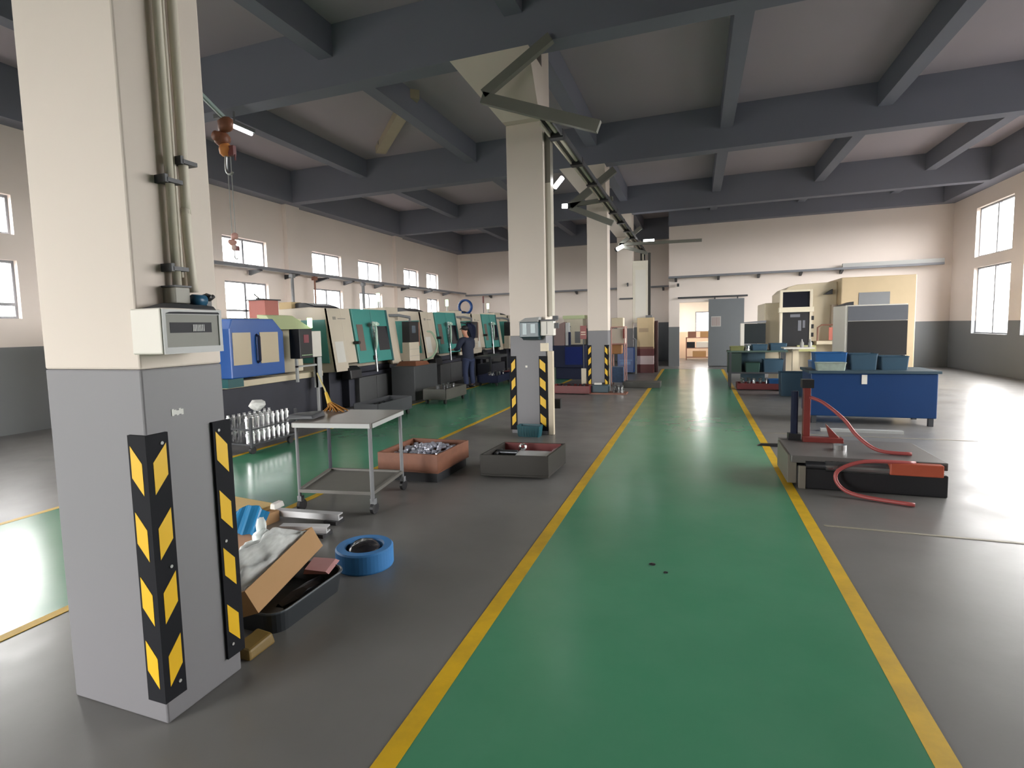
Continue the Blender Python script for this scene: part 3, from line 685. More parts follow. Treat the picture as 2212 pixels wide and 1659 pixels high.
for x in (-.092, .092): MB().blob((x, .15, 1.63), (.012, .022, .032), 0, 1).obj('ear', SKIN, w, smooth=True)
r = root('cable_bundle', 'dark bundle of hoses hanging by the worker shoulder', 'hose bundle', (-6.3, 14.95, 1.12))
mb = MB()
for k in range(6): mb.tube([(.02 * k, -.1, .62), (.05 + .02 * k, -.15 + .05 * k, .5), (.08, .0 + .04 * k, .2), (.0, -.05 + .02 * k, -.1 + .05 * k)], .028, 6, smooth=4)
mb.obj('hose', NAVY, r); MB().cyl((.0, -.1, .62), (-.22, -.1, .66), .02).obj('hook_bar', DGREY, r)
mb = MB()
mb.tube([(-6.62, 12.9, 1.55), (-6.4, 12.75, 1.5), (-6.25, 12.7, 1.2), (-6.35, 12.65, .92), (-6.6, 12.6, .8)], .025, 8, smooth=5)
tag(mb.obj('coolant_hose', mat('hose_green', '9db79c', .5)), 'pale green coolant hose looping in front of the worker', 'hose')

# ------------------------------------------------------------------ work trolley with broom
r = root('work_trolley', 'grey steel work table on casters between lane and floor trays', 'work table', (-3.12, 4.28, 0))
def q(x, y): return Vector((x + 3.12, y - 4.28, 0))
FL, FRt, BR, BL = q(-3.34, 3.84), q(-2.6, 3.96), q(-2.72, 4.72), q(-3.55, 4.6)
def slab(pts, z0, z1): 
    return MB().hexa([(p.x, p.y, z0) for p in pts], [(p.x, p.y, z1) for p in pts])
slab((FL, FRt, BR, BL), .765, .81).obj('tabletop', mat('table_steel', '625d59', .4, .2, var=.15, dirt='6f6059', damt=.6), r, bev=.003)
cen = (FL + FRt + BR + BL) / 4
def ins(p, k): return cen + (p - cen) * k
mb = MB()
P4 = [ins(p, .97) for p in (FL, FRt, BR, BL)]
for a, c in zip(P4, P4[1:] + P4[:1]): mb.tube([(a.x, a.y, .785), (c.x, c.y, .785)], .027, 4)
mb.obj('apron', LGREY, r)
for i, p in enumerate((FL, FRt, BR, BL)):
    t = ins(p, .93)
    MB().tube([(t.x, t.y, .77), (t.x, t.y, .12)], .018 if i else .014, 8).obj('leg', BASE if i == 3 else MGREY, r)
P5 = [ins(p, .93) for p in (FL, FRt, BR, BL)]
mb = MB(); mb.hexa([(p.x, p.y, .17) for p in P5], [(p.x, p.y, .185) for p in P5])
for a, c in zip(P5, P5[1:] + P5[:1]): mb.tube([(a.x, a.y, .19), (c.x, c.y, .19)], .02, 4)
mb.obj('lower_shelf', mat('shelf_steel', '66645f', .5, var=.12), r)
for p in P5:
    mb = MB(); mb.cyl((p.x - .015, p.y + .02, .052), (p.x + .015, p.y + .02, .052), .052, n=16); mb.mi = 1; mb.b(p.x - .022, p.x + .022, p.y - .01, p.y + .03, .09, .14); mb.obj('caster', [BLACK, MGREY], r)
r = root('broom', 'straw broom with yellow handle standing on the steel work table', 'broom', (-3.45, 4.52, .81))
MB().tube([(0, 0, .1), (-.07, .03, .22), (-.19, .08, .37)], [.009, .008, .007], 8).obj('handle', mat('handle_yellow', 'b3a572', .5), r)
MB().tube([(.01, -.005, .075), (-.05, .022, .18)], [.024, .014], 10).obj('binding', mat('binding_yellow', 'c9a53a', .5), r)
mb = MB()
for k in range(60):
    a = random.uniform(-1, 1); c = random.uniform(-1, 1)
    mb.tube([(0 + .01 * a, .01 * c, .095), (.06 + .06 * a, .04 * c, .04), (.1 + .13 * a, .07 * c - .02, .006)], .0045, 4)
mb.obj('bristles', STRAW, r)
tag(MB().hexa([(-.14, -.12, 0), (.14, -.12, 0), (.14, .12, 0), (-.14, .12, 0)], [(-.1, -.1, .045), (.12, -.11, .035), (.13, .1, .05), (-.12, .1, .03)]).obj('metal_chuck', DGREY, loc=(-3.4, 4.1, .812), bev=.008, rz=.2), 'dark oily metal block on the left end of the work table', 'metal block')

# ------------------------------------------------------------------ floor trays
def crate(label, pts, z0, z1, m, feet, wall=.025, name='floor_tray'):
    c = sum((Vector((*p, 0)) for p in pts), Vector()) / 4
    r = root(name, label, 'tray', (c.x, c.y, 0))
    P = [Vector((p[0] - c.x, p[1] - c.y, 0)) for p in pts]
    I = [p * (1 - wall / p.length * 1.4) for p in P]
    mb = MB(); mb.hexa([(p.x, p.y, z0) for p in P], [(p.x, p.y, z0 + .02) for p in P])
    for k in range(4):
        a, d, e, g = P[k], P[(k + 1) % 4], I[(k + 1) % 4], I[k]
        mb.hexa([(v.x, v.y, z0 + .02) for v in (a, d, e, g)], [(v.x, v.y, z1) for v in (a, d, e, g)])
    mb.obj('tray_body', m, r, bev=.003)
    if feet:
        mb = MB(); Q = [p * .93 for p in P]; mb.hexa([(p.x, p.y, 0) for p in Q], [(p.x, p.y, z0) for p in Q]); mb.obj('skid_base', mat('skid_dark', '303236', .6, var=.15), r)
    return r
crate('rusty orange steel tray heaped with metal shavings', [(-3.2, 4.97), (-2.5, 5.0), (-2.48, 5.78), (-3.2, 5.75)], .1, .3, ORANGE, True)
mb = MB(); rnd = random.Random(11)
for k in range(260):
    x = rnd.uniform(-.28, .3); y = rnd.uniform(-.3, .3); h = .1 + .07 * math.exp(-((x - .08) ** 2 + (y - .05) ** 2) / .04)
    mb.blob((x, y, h + rnd.uniform(-.02, .02)), (.03, .03, .022), .35, 1, k)
o = mb.obj('metal_shavings', mat('shavings', 'b3b5c2', .35, .6, var=.25, scale=30), loc=(-2.85, 5.37, .13)); tag(o, 'heap of silvery metal shavings in the orange tray', 'shavings'); o['kind'] = 'stuff'
crate('dark steel tray with red back wall holding plates, by the yellow line', [(-2.16, 5.33), (-1.43, 5.42), (-1.4, 6.1), (-2.12, 6.02)], .02, .25, mat('tray_dark', '2e2c28', .5, .3, var=.2), False)
tag(B(-.33, .33, -.012, .012, 0, .2).obj('metal_plate', DRED, loc=(-1.77, 6.02, .05), rz=.1), 'dark red plate standing against the back of the dark floor tray', 'plate')
tag(B(-.2, .2, -.17, .17, 0, .03).obj('metal_plate', LGREY, loc=(-1.66, 5.7, .17), bev=.004, rz=.1), 'pale flat plate lying in the dark floor tray', 'plate')
tag(MB().hexa([(-.06, -.2, 0), (.03, -.2, 0), (.03, .2, 0), (-.06, .2, 0)], [(-.02, -.2, .05), (.03, -.2, .07), (.03, .2, .07), (-.02, .2, .05)]).obj('metal_strip', BRIGHT, loc=(-1.47, 5.72, .17), rz=.05), 'bright bent strip on the right side of the dark floor tray', 'strip')
tag(MB().lathe([(.03, -.01), (.045, 0), (.03, .02), (.02, .01)], n=18, closed=True).obj('steel_ring', BRIGHT, loc=(-1.84, 5.85, .24), rot=(1.0, 0, .2)), 'small bright ring leaning in the dark floor tray', 'ring')
mb = MB(); mb.cyl((-.12, 0, .03), (.12, .02, .03), .03); mb.cyl((-.1, -.1, .03), (-.1, .1, .03), .02)
tag(mb.obj('metal_fitting', STEELD, loc=(-1.98, 5.7, .17)), 'dark pipe fitting on the left in the dark floor tray', 'fitting')
tag(B(-.3, .3, -.28, .28, 0, .12).obj('packing_block', BLACK, loc=(-1.78, 5.7, .045), rz=.1), 'black packing block filling the bottom of the dark floor tray', 'block')

for x, y, q_, l in ((-.26, 3.65, .018, 'larger dark speck on the green aisle'), (-.17, 3.55, .012, 'smaller dark speck on the green aisle')):
    mb = MB(); mb.blob((0, 0, 0), (q_, q_ * 1.2, .004), .3, 2, 3); tag(mb.obj('grease_speck', BLACK, loc=(x, y, .005)), l, 'speck')
# blue ring
r = root('foam_ring', 'thick sky-blue ring lying on the floor in the foreground', 'ring', (-2.125, 3.09, 0))
MB().lathe([(.13, 0), (.19, 0), (.195, .01), (.195, .125), (.185, .135), (.135, .135), (.125, .125), (.125, .01)], n=48, closed=True).obj('ring', SKYB, r, smooth=False)
mb = MB(); mb.blob((0, 0, .085), (.122, .122, .083), .06, 3, 5)
tag(mb.obj('black_bag', mat('bag_black', '26252a', .2, var=.2), loc=(-2.125, 3.09, 0), smooth=True), 'shiny black plastic bag stuffed inside the blue ring', 'bag')

# ------------------------------------------------------------------ pile behind the foreground pillar
r = root('black_bin', 'low black plastic bin on the floor under the cardboard box', 'bin', (-2.29, 2.47, 0), 0)
mb = MB()
def rr(hx, hy, rd, n=6):
    out = []
    for cx, cy, a0 in ((hx - rd, hy - rd, 0), (-hx + rd, hy - rd, PI / 2), (-hx + rd, -hy + rd, PI), (hx - rd, -hy + rd, 1.5 * PI)):
        for k in range(n + 1): a = a0 + PI / 2 * k / n; out.append((cx + rd * math.cos(a), cy + rd * math.sin(a)))
    return out
def bin_mesh(hx, hy, h, taper, rd, wall=.008):
    mb = MB()
    rings = []
    for k, z, ww in ((1 - taper, 0, 0), (1, h, 0), (1, h, wall), (1 - taper, .01, wall)):
        rings.append(mb.verts([(x * k - math.copysign(ww, x), y * k - math.copysign(ww, y), z) for x, y in rr(hx, hy, rd)]))
    n = len(rings[0])
    for a, c in zip(rings, rings[1:]):
        for k in range(n): mb.bm.faces.new((a[k], a[(k + 1) % n], c[(k + 1) % n], c[k]))
    mb.bm.faces.new(rings[0][::-1]); mb.bm.faces.new(rings[3])
    return mb
bin_mesh(.24, .31, .12, .06, .09).obj('bin_body', mat('bin_black', '2e3236', .4, var=.1), r)
mb = MB(); mb.tube([(x, y, .12) for x, y in rr(.243, .313, .09)] + [(*rr(.243, .313, .09)[0], .12)], .007, 6); mb.obj('bin_rim', mat('rim_grey', '4d545a', .35), r)
tag(MB().blob((0, 0, .05), (.07, .2, .045), .2, 2, 9).obj('dark_scrap', BLACK, loc=(-2.16, 2.5, .015)), 'black rubber scrap lying in the plastic bin', 'scrap')
BR_ = (.239, -.38, -.031)
# cardboard box, open, leaning with its raised far end
r = root('cardboard_box', 'open brown cardboard box lying tilted on the black bin', 'box', (-2.314, 2.43, .142), 0)
r.rotation_euler = BR_
L2, W2, h2 = .3, .17, .14
B(-W2, W2, -L2, L2, 0, .01).obj('box_bottom', CARD, r)
B(W2 - .008, W2, -L2, L2, .01, h2).obj('side_wall', CARD, r); B(-W2, -W2 + .008, -L2, L2, .01, h2).obj('side_wall', CARD, r)
B(-W2 + .008, W2 - .008, -L2, -L2 + .008, .01, h2).obj('end_wall', CARD, r); B(-W2 + .008, W2 - .008, L2 - .008, L2, .01, h2).obj('end_wall', CARD, r)
def rumple(name, m, label, cat, loc, hx, hy, h, seed, rz=0, n=26):
    rnd = random.Random(seed); ph = [rnd.uniform(0, 6) for _ in range(12)]
    mb = MB(); G = []
    for i in range(n + 1):
        row = []
        for j in range(n + 1):
            u, v = i / n * 2 - 1, j / n * 2 - 1
            z = h * max(0, 1 - u * u) ** .6 * max(0, 1 - v * v) ** .6
            z += .03 * math.sin(5 * u + ph[0] + 2 * v) * math.sin(4 * v + ph[1]) + .018 * math.sin(11 * u - 7 * v + ph[2]) + .012 * abs(math.sin(9 * v + 6 * u + ph[3]))
            row.append(mb.bm.verts.new((u * hx, v * hy, max(z, 0) + .002)))
        G.append(row)
    for i in range(n):
        for j in range(n): mb.bm.faces.new((G[i][j], G[i + 1][j], G[i + 1][j + 1], G[i][j + 1]))
    o = mb.obj(name, m, loc=loc, rz=rz, smooth=True)
    return tag(o, label, cat)
bag = rumple('plastic_bag', FILM, 'crumpled clear plastic bag filling the cardboard box', 'bag', (-2.355, 2.415, .235), .152, .28, .15, 3)
bag.rotation_euler = BR_
md = bag.modifiers.new('solid', 'SOLIDIFY'); md.thickness = .002
mb = MB(); mb.blob((0, 0, 0), (.05, .06, .05), .25, 2, 21); mb.blob((-.01, .01, .06), (.028, .03, .055), .35, 2, 22)
tag(mb.obj('bag_knot', mat('film_white', 'd5dcda', .35), loc=(-2.44, 2.5, .385), smooth=True), 'gathered white neck of plastic sticking up from the bag', 'bag')
tag(MB().hexa([(-.15, -.28, 0), (.15, -.28, 0), (.15, .28, 0), (-.15, .28, 0)], [(-.14, -.25, .08), (.14, -.25, .09), (.14, .25, .08), (-.14, .25, .09)]).obj('packing_pads', mat('pad_grey', '8c8a84', .8, var=.15), loc=(-2.319, 2.43, .156), rot=BR_, bev=.01), 'grey packing pads under the plastic in the cardboard box', 'packing')
mb = MB(); pts = []
nb = 14
for k in range(nb + 1):
    t = k / nb; pts.append((-.22 + .3 * t, .014 * math.sin(t * 20)))
for k in range(nb):
    (a, ya), (c, yc) = pts[k], pts[k + 1]
    ha = .1 + .09 * math.sin((k / nb) * PI * .8 + .2); hc = .1 + .09 * math.sin(((k + 1) / nb) * PI * .8 + .2)
    mb.hexa([(a, ya, 0), (c, yc, 0), (c, yc + .006, 0), (a, ya + .006, 0)], [(a + .02, ya + .1, ha), (c + .02, yc + .1, hc), (c + .02, yc + .106, hc), (a + .02, ya + .106, ha)])
tag(mb.obj('blue_cover', mat('cover_blue', '256f9c', .2, var=.1), loc=(-3.08, 3.03, .121), rz=.15), 'glossy blue ribbed plastic cover leaning behind the cardboard box', 'cover')
tag(B(-.5, .32, -.22, .22, 0, .03).obj('plywood_board', WOOD, loc=(-3.76, 3.5, .091), rz=-.12, bev=.003), 'pale plywood board lying flat behind the blue cover', 'board')
tag(B(-.3, .3, -.2, .2, 0, .09).obj('wooden_block', mat('crate_wood', 'a9835a', .7, var=.15), loc=(-3.65, 3.45, 0), rz=-.1), 'wooden block carrying the plywood board', 'block')
tag(B(-.3, .28, -.26, .26, 0, .12).obj('carton', mat('carton_brown', 'b98e6e', .75, var=.1), loc=(-2.95, 2.85, 0), rz=.1, bev=.005), 'brown carton on the floor behind the cardboard box', 'carton')
def bar(label, p, q_, wd, z):
    p, q_ = Vector(p), Vector(q_); d = q_ - p; L = d.length
    mb = MB(); mb.prism([(-wd / 2, 0), (wd / 2, 0), (wd / 2, .012), (-wd / 2 + .014, .012), (-wd / 2 + .014, .045), (-wd / 2, .045)], 'x', 0, L)
    mb.b(0, L, -wd / 2 - .002, wd / 2, .04, .052)
    return tag(mb.obj('metal_channel', mat('alu', 'd5d6d8', .3, .3, var=.06), loc=(p.x, p.y, z), rz=math.atan2(d.y, d.x)), label, 'metal channel')
bar('longer bright aluminium channel on the floor, behind the other channel', (-3.4, 3.66, 0), (-2.78, 3.72, 0), .07, .03)
bar('shorter bright aluminium channel on the floor, nearer the plastic bag', (-3.08, 3.36, 0), (-2.7, 3.45, 0), .07, .03)
for i, (x, y, l) in enumerate(((-2.84, 3.71, 'dark wooden bearer under the longer channel'), (-2.76, 3.44, 'black bearer under the shorter channel'))):
    tag(B(-.06, .06, -.06, .06, 0, .03).obj('bearer', BLACK, loc=(x, y, 0)), l, 'bearer')
tag(MB().hexa([(-.03, -.06, 0), (.03, -.06, 0), (.03, .06, 0), (-.03, .06, 0)], [(-.03, -.05, .05), (.02, -.05, .045), (.02, .05, .05), (-.03, .05, .05)]).obj('rag', mat('rag_white', 'd4d2cd', .8), loc=(-3.33, 3.6, .118), bev=.01), 'white rag at the left end of the longer channel', 'rag')
tag(MB().hexa([(-.08, -.1, 0), (.08, -.1, 0), (.08, .1, 0), (-.08, .1, 0)], [(-.07, -.1, .03), (.06, -.1, .015), (.06, .08, .02), (-.08, .08, .03)]).obj('pink_foam', PINK, loc=(-2.2, 2.73, .123), rz=.3), 'pink foam sheet on the far end of the black bin', 'foam')
tag(MB().hexa([(-.06, -.09, 0), (.06, -.09, 0), (.06, .09, 0), (-.06, .09, 0)], [(-.05, -.08, .06), (.05, -.08, .05), (.05, .08, .06), (-.05, .08, .07)]).obj('yellow_block', mat('block_amber', '77602c', .6, var=.25), loc=(-2.09, 2.04, 0), bev=.012), 'worn amber block on the floor at the foot of the foreground pillar', 'block')

# ------------------------------------------------------------------ items on the nearest full pillar
r = root('plastic_basket', 'dark teal plastic basket at the foot of the near pillar', 'basket', (-2.28, 7.62, 0))
bin_mesh(.18, .1, .16, .12, .03).obj('basket_body', mat('basket_teal', '1f5560', .45, var=.1), r)
mb = MB()
for k in range(9): mb.b(-.16 + k * .04, -.15 + k * .04, -.1, -.096, .02, .15)
mb.obj('ribs', TEALD, r)
r = root('switch_box', 'dark teal control box on the front of the near pillar', 'control box', (-2.22, 7.75, 1.47))
mb = MB(); mb.b(-.17, .12, -.2, 0, -.02, .2); mb.prism([(-.2, -.02), (0, -.02), (0, -.06), (-.1, -.06)], 'x', -.15, .1); mb.obj('box_body', mat('box_teal', '26444c', .35, var=.1), r, bev=.01)
mb = MB(); mb.b(-.12, -.06, -.206, -.2, .02, .18); mb.b(.0, .07, -.206, -.2, .04, .17); mb.obj('window', mat('slot_pale', '7d959a', .3), r)
mb = MB(); mb.hexa([(-.18, -.22, .2), (.11, -.22, .2), (.11, 0, .2), (-.18, 0, .2)], [(-.1, -.14, .26), (.11, -.14, .27), (.11, 0, .27), (-.1, 0, .26)]); mb.obj('lid', LGREY, r)
r = root('meter_box', 'white meter box on the right edge of the near pillar', 'meter box', (-2.0, 7.75, 1.47))
mb = MB(); mb.b(-.1, .1, -.14, 0, .0, .21); mb.obj('box_body', WHITE, r, bev=.008); mb = MB(); mb.b(.0, .006, -.143, -.14, .02, .2); mb.obj('seam', BLACK, r); mb = MB(); mb.b(-.11, .13, -.16, 0, .21, .23); mb.b(.08, .15, -.1, -.04, .23, .28); mb.b(.11, .16, -.1, -.05, .1, .18); mb.obj('top_bracket', DGREY, r)
tag(B(-.06, .06, -.03, 0, 0, .12).obj('label_box', CREAM, loc=(-2.07, 7.75, 1.24), bev=.004), 'small cream box below the white meter box', 'box')
r = root('conduit_pipe', 'cream square conduit down the right edge of the near pillar', 'conduit', (-1.988, 7.78, 0)); B(-.045, .035, -.03, .05, .0, 1.24).obj('pipe', mat('conduit_cream', 'c5b8a2', .5), r, bev=.005)
r = root('wall_conduit', 'dark cable duct down the upper right edge of the near pillar', 'conduit', (-2.02, 7.9, 0)); mb = MB(); mb.b(-.03, .05, -.06, .1, 3.66, 4.55); mb.mi = 1; mb.b(-.03, .05, -.06, .1, 1.75, 3.66); mb.obj('duct', [mat('duct_dark', '6b675d', .5), mat('duct_pale', 'b9b4a6', .5)], r)
mb = MB(); mb.b(-2.37, -2.34, 7.748, 7.75, 1.0, 1.03); tag(mb.obj('sticker', WHITE), 'tiny white sticker on the near pillar', 'sticker')
tag(B(0, .14, -.05, .05, 0, .14).obj('wall_bracket', BLACK, loc=(-2.05, 8.05, .36)), 'small black bracket low on the right side of the near pillar', 'bracket')

# ------------------------------------------------------------------ middle distance between pillars
r = root('grinding_machine', 'dark navy machine with brown panel between the two pillars', 'machine', (-3.55, 16.0, 0))
mb = MB(); mb.b(-.5, .5, 0, .9, .36, 1.02); mb.b(-.42, .42, .1, .8, 0, .36); mb.obj('machine_base', NAVY, r, bev=.02)
B(-.1, .42, -.02, .0, .45, .98).obj('front_panel', mat('panel_blue', '10205a', .7, spec=.2), r)
mb = MB(); mb.hexa([(-.46, .1, 1.02), (-.14, .1, 1.02), (-.14, .5, 1.02), (-.46, .5, 1.02)], [(-.46, .1, 1.6), (-.14, .1, 1.72), (-.14, .5, 1.72), (-.46, .5, 1.6)]); mb.obj('brown_panel', mat('panel_brown', '6b5350', .5), r)
mb = MB(); mb.b(-.13, -.03, .2, .4, 1.02, 1.7); mb.obj('column_post', LGREY, r); MB().cyl((.0, .2, 1.02), (.0, .2, 1.42), .04).obj('dark_post', NAVY, r)
r = root('storage_cabinet', 'cream steel cabinet with pale green top against the far wall', 'cabinet', (-5.0, 23.9, 0))
B(-.42, .42, -.3, .3, .0, 1.9).obj('cabinet_body', mat('cab_cream', 'd6cfb9', .5), r, bev=.01); B(-.46, .5, -.34, .3, 1.9, 2.05).obj('top_board', PALEG, r); mb = MB(); mb.b(-.18, -.14, -.32, -.3, 1.4, 1.6); mb.b(-.2, -.12, -.32, -.3, 1.55, 1.6); mb.obj('handle', MGREY, r); B(.06, .3, -.31, -.3, .85, 1.35).obj('vent_panel', MGREY, r)
r = root('fire_sign_board', 'red notice board beside the cream cabinet by the second pillar', 'notice board', (-2.75, 14.2, 0)); B(-.08, .08, -.01, .01, 1.25, 1.6).obj('board', RED, r); mb = MB(); mb.b(-.06, .06, -.013, -.01, 1.42, 1.44); mb.b(-.06, .06, -.013, -.01, 1.36, 1.38); mb.obj('text_rows', mat('sign_cream', 'e6d9c2', .6), r); MB().cyl((0, .01, 0), (0, .01, 1.25), .012).obj('post', DGREY, r)
r = root('floor_board', 'cream upright board leaning beside the second pillar', 'board', (-2.58, 13.35, 0)); B(-.06, .06, -.02, .02, 0, .55).obj('board', CREAM, r)
crate('dark red floor tray left of the second pillar', [(-3.2, 12.55), (-2.3, 12.55), (-2.3, 13.0), (-3.2, 13.0)], .02, .2, DRED, False)
parts('dark bolt-like part in the dark red tray left of the second pillar', -2.75, 12.78, .05, 10, (.36, .15), .045, .17, STEELD, 'parts in the dark red tray', 12)
r = root('floor_mat', 'flat brown board with parts on it at the foot of the second pillar', 'board', (-1.9, 12.85, 0)); B(-.42, .42, -.2, .2, 0, .03).obj('board', BROWN, r)
tag(B(-.2, .2, -.14, .14, 0, .17).obj('tool_crate', mat('crate_teal', '2e4650', .5, var=.15), loc=(-2.1, 12.88, .032), bev=.01), 'dark teal crate on the brown board, in front of the second pillar', 'crate')
tag(B(-.08, .08, -.05, .05, 0, .04).obj('carton', WHITE, loc=(-2.16, 12.9, .204)), 'small white packet on the dark teal crate', 'packet')
parts('grey machined part on the brown board by the second pillar', -1.68, 12.86, .032, 6, (.13, .1), .04, .16, STEEL, 'parts on the brown board', 13)
tag(B(-.46, .46, -.28, .28, 0, .14).obj('floor_platform', mat('platform_dark', '4a4a46', .6, var=.1), loc=(-1.28, 14.35, 0), bev=.01), 'low dark flat platform on the floor left of the aisle line', 'platform')
r = root('wire_trolley', 'tall trolley with pink frame and wooden seat right of the second pillar', 'trolley', (-1.86, 14.6, 0))
mb = MB()
for a in (-.2, .14):
    for c in (-.2, .2): mb.tube([(a, c, .0), (a, c, 1.55)], .016, 6)
for z in (1.1, 1.54): mb.tube([(-.2, -.2, z), (.14, -.2, z), (.14, .2, z), (-.2, .2, z), (-.2, -.2, z)], .014, 6)
mb.obj('frame', mat('frame_pink', 'b98a80', .5), r)
mb = MB(); mb.hexa([(-.2, -.18, .84), (.06, -.18, .84), (.06, .18, .84), (-.2, .18, .84)], [(-.2, -.15, 1.12), (.06, -.15, 1.12), (.06, .15, 1.12), (-.2, .15, 1.12)]); mb.obj('wooden_seat', mat('seat_wood', 'a5774c', .6), r, bev=.02)
B(-.2, .14, -.16, .16, 1.12, 1.5).obj('wire_panel', mat('panel_pale', 'cfc4b4', .6), r); B(.1, .16, -.21, -.17, 1.25, 1.5).obj('red_tag', RED, r)
B(-.2, .1, -.16, .16, 1.55, 1.78).obj('cream_box', CREAM, r, bev=.01)
mb = MB(); mb.b(-.2, .1, -.18, .18, .1, .5); mb.obj('lower_bin', mat('bin_blue_grey', '4a5f7d', .5, var=.3, scale=12), r)
r = root('tool_cabinet', 'dark blue tool cabinet in front of the third pillar', 'cabinet', (-2.08, 18.4, 0))
B(-.32, .2, -.25, .25, .04, .85).obj('cabinet_body', BLUED, r, bev=.01); mb = MB(); mb.b(-.25, .15, -.262, -.25, .42, .46); mb.b(-.22, .1, -.262, -.25, .3, .4); mb.obj('drawer_front', mat('drawer_blue', '3e6ba3', .4), r); MB().tube([(.26, -.2, 0), (.26, -.2, 1.1), (.18, -.2, 1.15)], .03, 8).obj('grey_post', MGREY, r)
r = root('striped_plinth', 'red and white striped plinth carrying a cream cabinet by the aisle end', 'plinth', (-1.55, 18.75, 0))
for z0, z1, m in ((0, .28, DRED), (.28, .56, mat('band_pink', 'd9c2c2', .5)), (.56, .79, DRED)): B(-.26, .26, -.22, .22, z0, z1).obj('band', m, r)
r = root('cream_cabinet', 'tall cream cabinet standing on the striped plinth', 'cabinet', (-1.55, 18.75, .79))
B(-.26, .26, -.22, .22, .0, 1.02).obj('cabinet_body', mat('cab_tan', 'd0b890', .5), r, bev=.01); B(-.2, .1, -.23, -.22, .55, .68).obj('vent', mat('vent_tan', 'b0987a', .5), r); B(-.26, .26, -.225, -.22, .0, .07).obj('plinth_band', BROWN, r); B(.0, .2, -.1, .2, 1.02, 1.1).obj('top_rail', MGREY, r)
tag(B(-.05, .05, -.12, .12, 0, 1.7).obj('dark_post', mat('pole_dark', '43282a', .5), loc=(-1.22, 18.9, 0)), 'dark brown post right of the cream cabinet', 'post')
r = root('wall_cabinet', 'tall white cabinet fixed to the third pillar', 'cabinet', (-1.72, 19.1, 1.65)); B(-.27, .22, -.2, .2, .0, 2.05).obj('cabinet_body', mat('cab_white', 'd8d2c2', .5), r, bev=.01); B(-.18, .16, -.206, -.2, .1, 1.75).obj('cabinet_door', WHITE, r); B(.22, .3, -.15, .0, .0, 2.3).obj('dark_duct', CABLE, r)
mb = MB(); mb.cyl((0, 0, 0), (.0, -.06, .0), .03); mb.b(-.01, .03, -.1, -.05, -.08, .04); tag(mb.obj('wall_valve', DGREY, loc=(-2.15, 18.9, 2.95)), 'small dark valve on the third pillar', 'valve')
tag(B(-.22, .22, -.06, 0, 0, .05).obj('wall_vent', DGREY, loc=(-2.2, 18.9, 2.44)), 'dark flat bracket on the third pillar', 'bracket')

# ------------------------------------------------------------------ right bay
r = root('machining_center', 'big cream machining center with two dark openings in the right bay', 'machine', (2.0, 15.0, 0))
mb = MB(); mb.prism([(.0, .97), (.0, 2.3), (.12, 2.42), (.3, 2.47), (1.15, 2.5), (1.15, .4), (.62, .4), (.62, .97)], 'y', .12, 2.2); mb.b(-.38, .0, .3, 2.0, .5, 2.05); mb.b(-.06, 1.15, .3, 2.2, 0, .97)
mb.obj('enclosure', CREAM, r, bev=.02)
B(1.15, 2.6, -.25, 2.2, .3, 2.56).obj('side_enclosure', mat('cream_shaded', 'c0ac8a', .45), r, bev=.02)  # darker cream paints the shade on the turned side
B(1.5, 2.1, -.262, -.25, 1.9, 2.2).obj('side_window', MGREY, r)
mb = MB(); mb.b(-.02, .56, .02, .12, 1.9, 2.3); mb.obj('upper_window', DARKGL, r)
mb = MB(); mb.b(-.08, -.02, -.02, .12, .97, 2.34); mb.b(.56, .62, -.02, .12, .97, 2.34); mb.b(-.02, .56, -.02, .12, 2.29, 2.34); mb.b(-.1, .64, -.06, .12, 1.8, 1.92); mb.obj('window_frame', mat('cream_light', 'e3d9c2', .4), r, bev=.005)
cp = B(-.02, .56, .0, .12, .98, 1.8).obj('control_panel', BLACK, r)
mb = MB(); mb.b(.15, .36, -.006, .0, 1.68, 1.75); mb.b(.32, .39, -.006, .0, 1.35, 1.6); mb.b(.42, .47, -.006, .0, 1.42, 1.6); mb.obj('screen', mat('screen_pale', '77787f', .3), cp)
MB().prism([(.85, 2.2), (1.02, 2.32), (1.02, 2.2)], 'y', -.05, .12).obj('vent_fin', BLACK, r)
B(1.0, 1.12, -.1, .1, 1.2, 1.95).obj('grey_pillar', mat('pillar_taupe', '9a8b78', .5), r)
mb = MB(); mb.tube([(.72, -.1, 1.1), (.72, -.1, 1.42), (.8, -.1, 1.48), (1.1, -.1, 1.48)], .018, 8); mb.obj('hand_rail', BROWN, r)
B(.95, 1.12, -.14, -.1, 1.12, 1.42).obj('red_panel', mat('panel_red', 'c4705f', .5), r); B(.7, 1.13, -.14, .12, 1.02, 1.1).obj('ledge', CREAM, r)
mb = MB()
for z in (1.0, 1.2, 1.4, 1.6): mb.b(.6, .65, -.03, -.02, z, z + .1)
mb.obj('hinge', BLACK, r)
B(.3, .7, -.1, .1, .85, 1.0).obj('shelf_bracket', mat('green_pale', 'b5b27a', .5), r)
r = root('control_console', 'grey and black console with white edge in front of the cream machine', 'console', (2.42, 11.0, 0))
mb = MB(); mb.b(0, .9, .0, .9, .95, 1.84); mb.obj('console_body', WHITE, r, bev=.01); B(.04, .9, -.012, 0, 1.57, 1.82).obj('upper_panel', mat('panel_slate', '63666c', .45), r); B(.04, .9, -.012, 0, .98, 1.56).obj('lower_panel', mat('panel_black', '2a2929', .4), r)
mb = MB(); mb.b(.05, .9, .1, .8, .86, .95); mb.b(.15, .8, .2, .7, 0, .86); mb.obj('pedestal', DGREY, r); MB().prism([(-.05, 1.84), (.12, 1.9), (.12, 1.84)], 'y', 0, .5).obj('top_cap', DGREY, r)
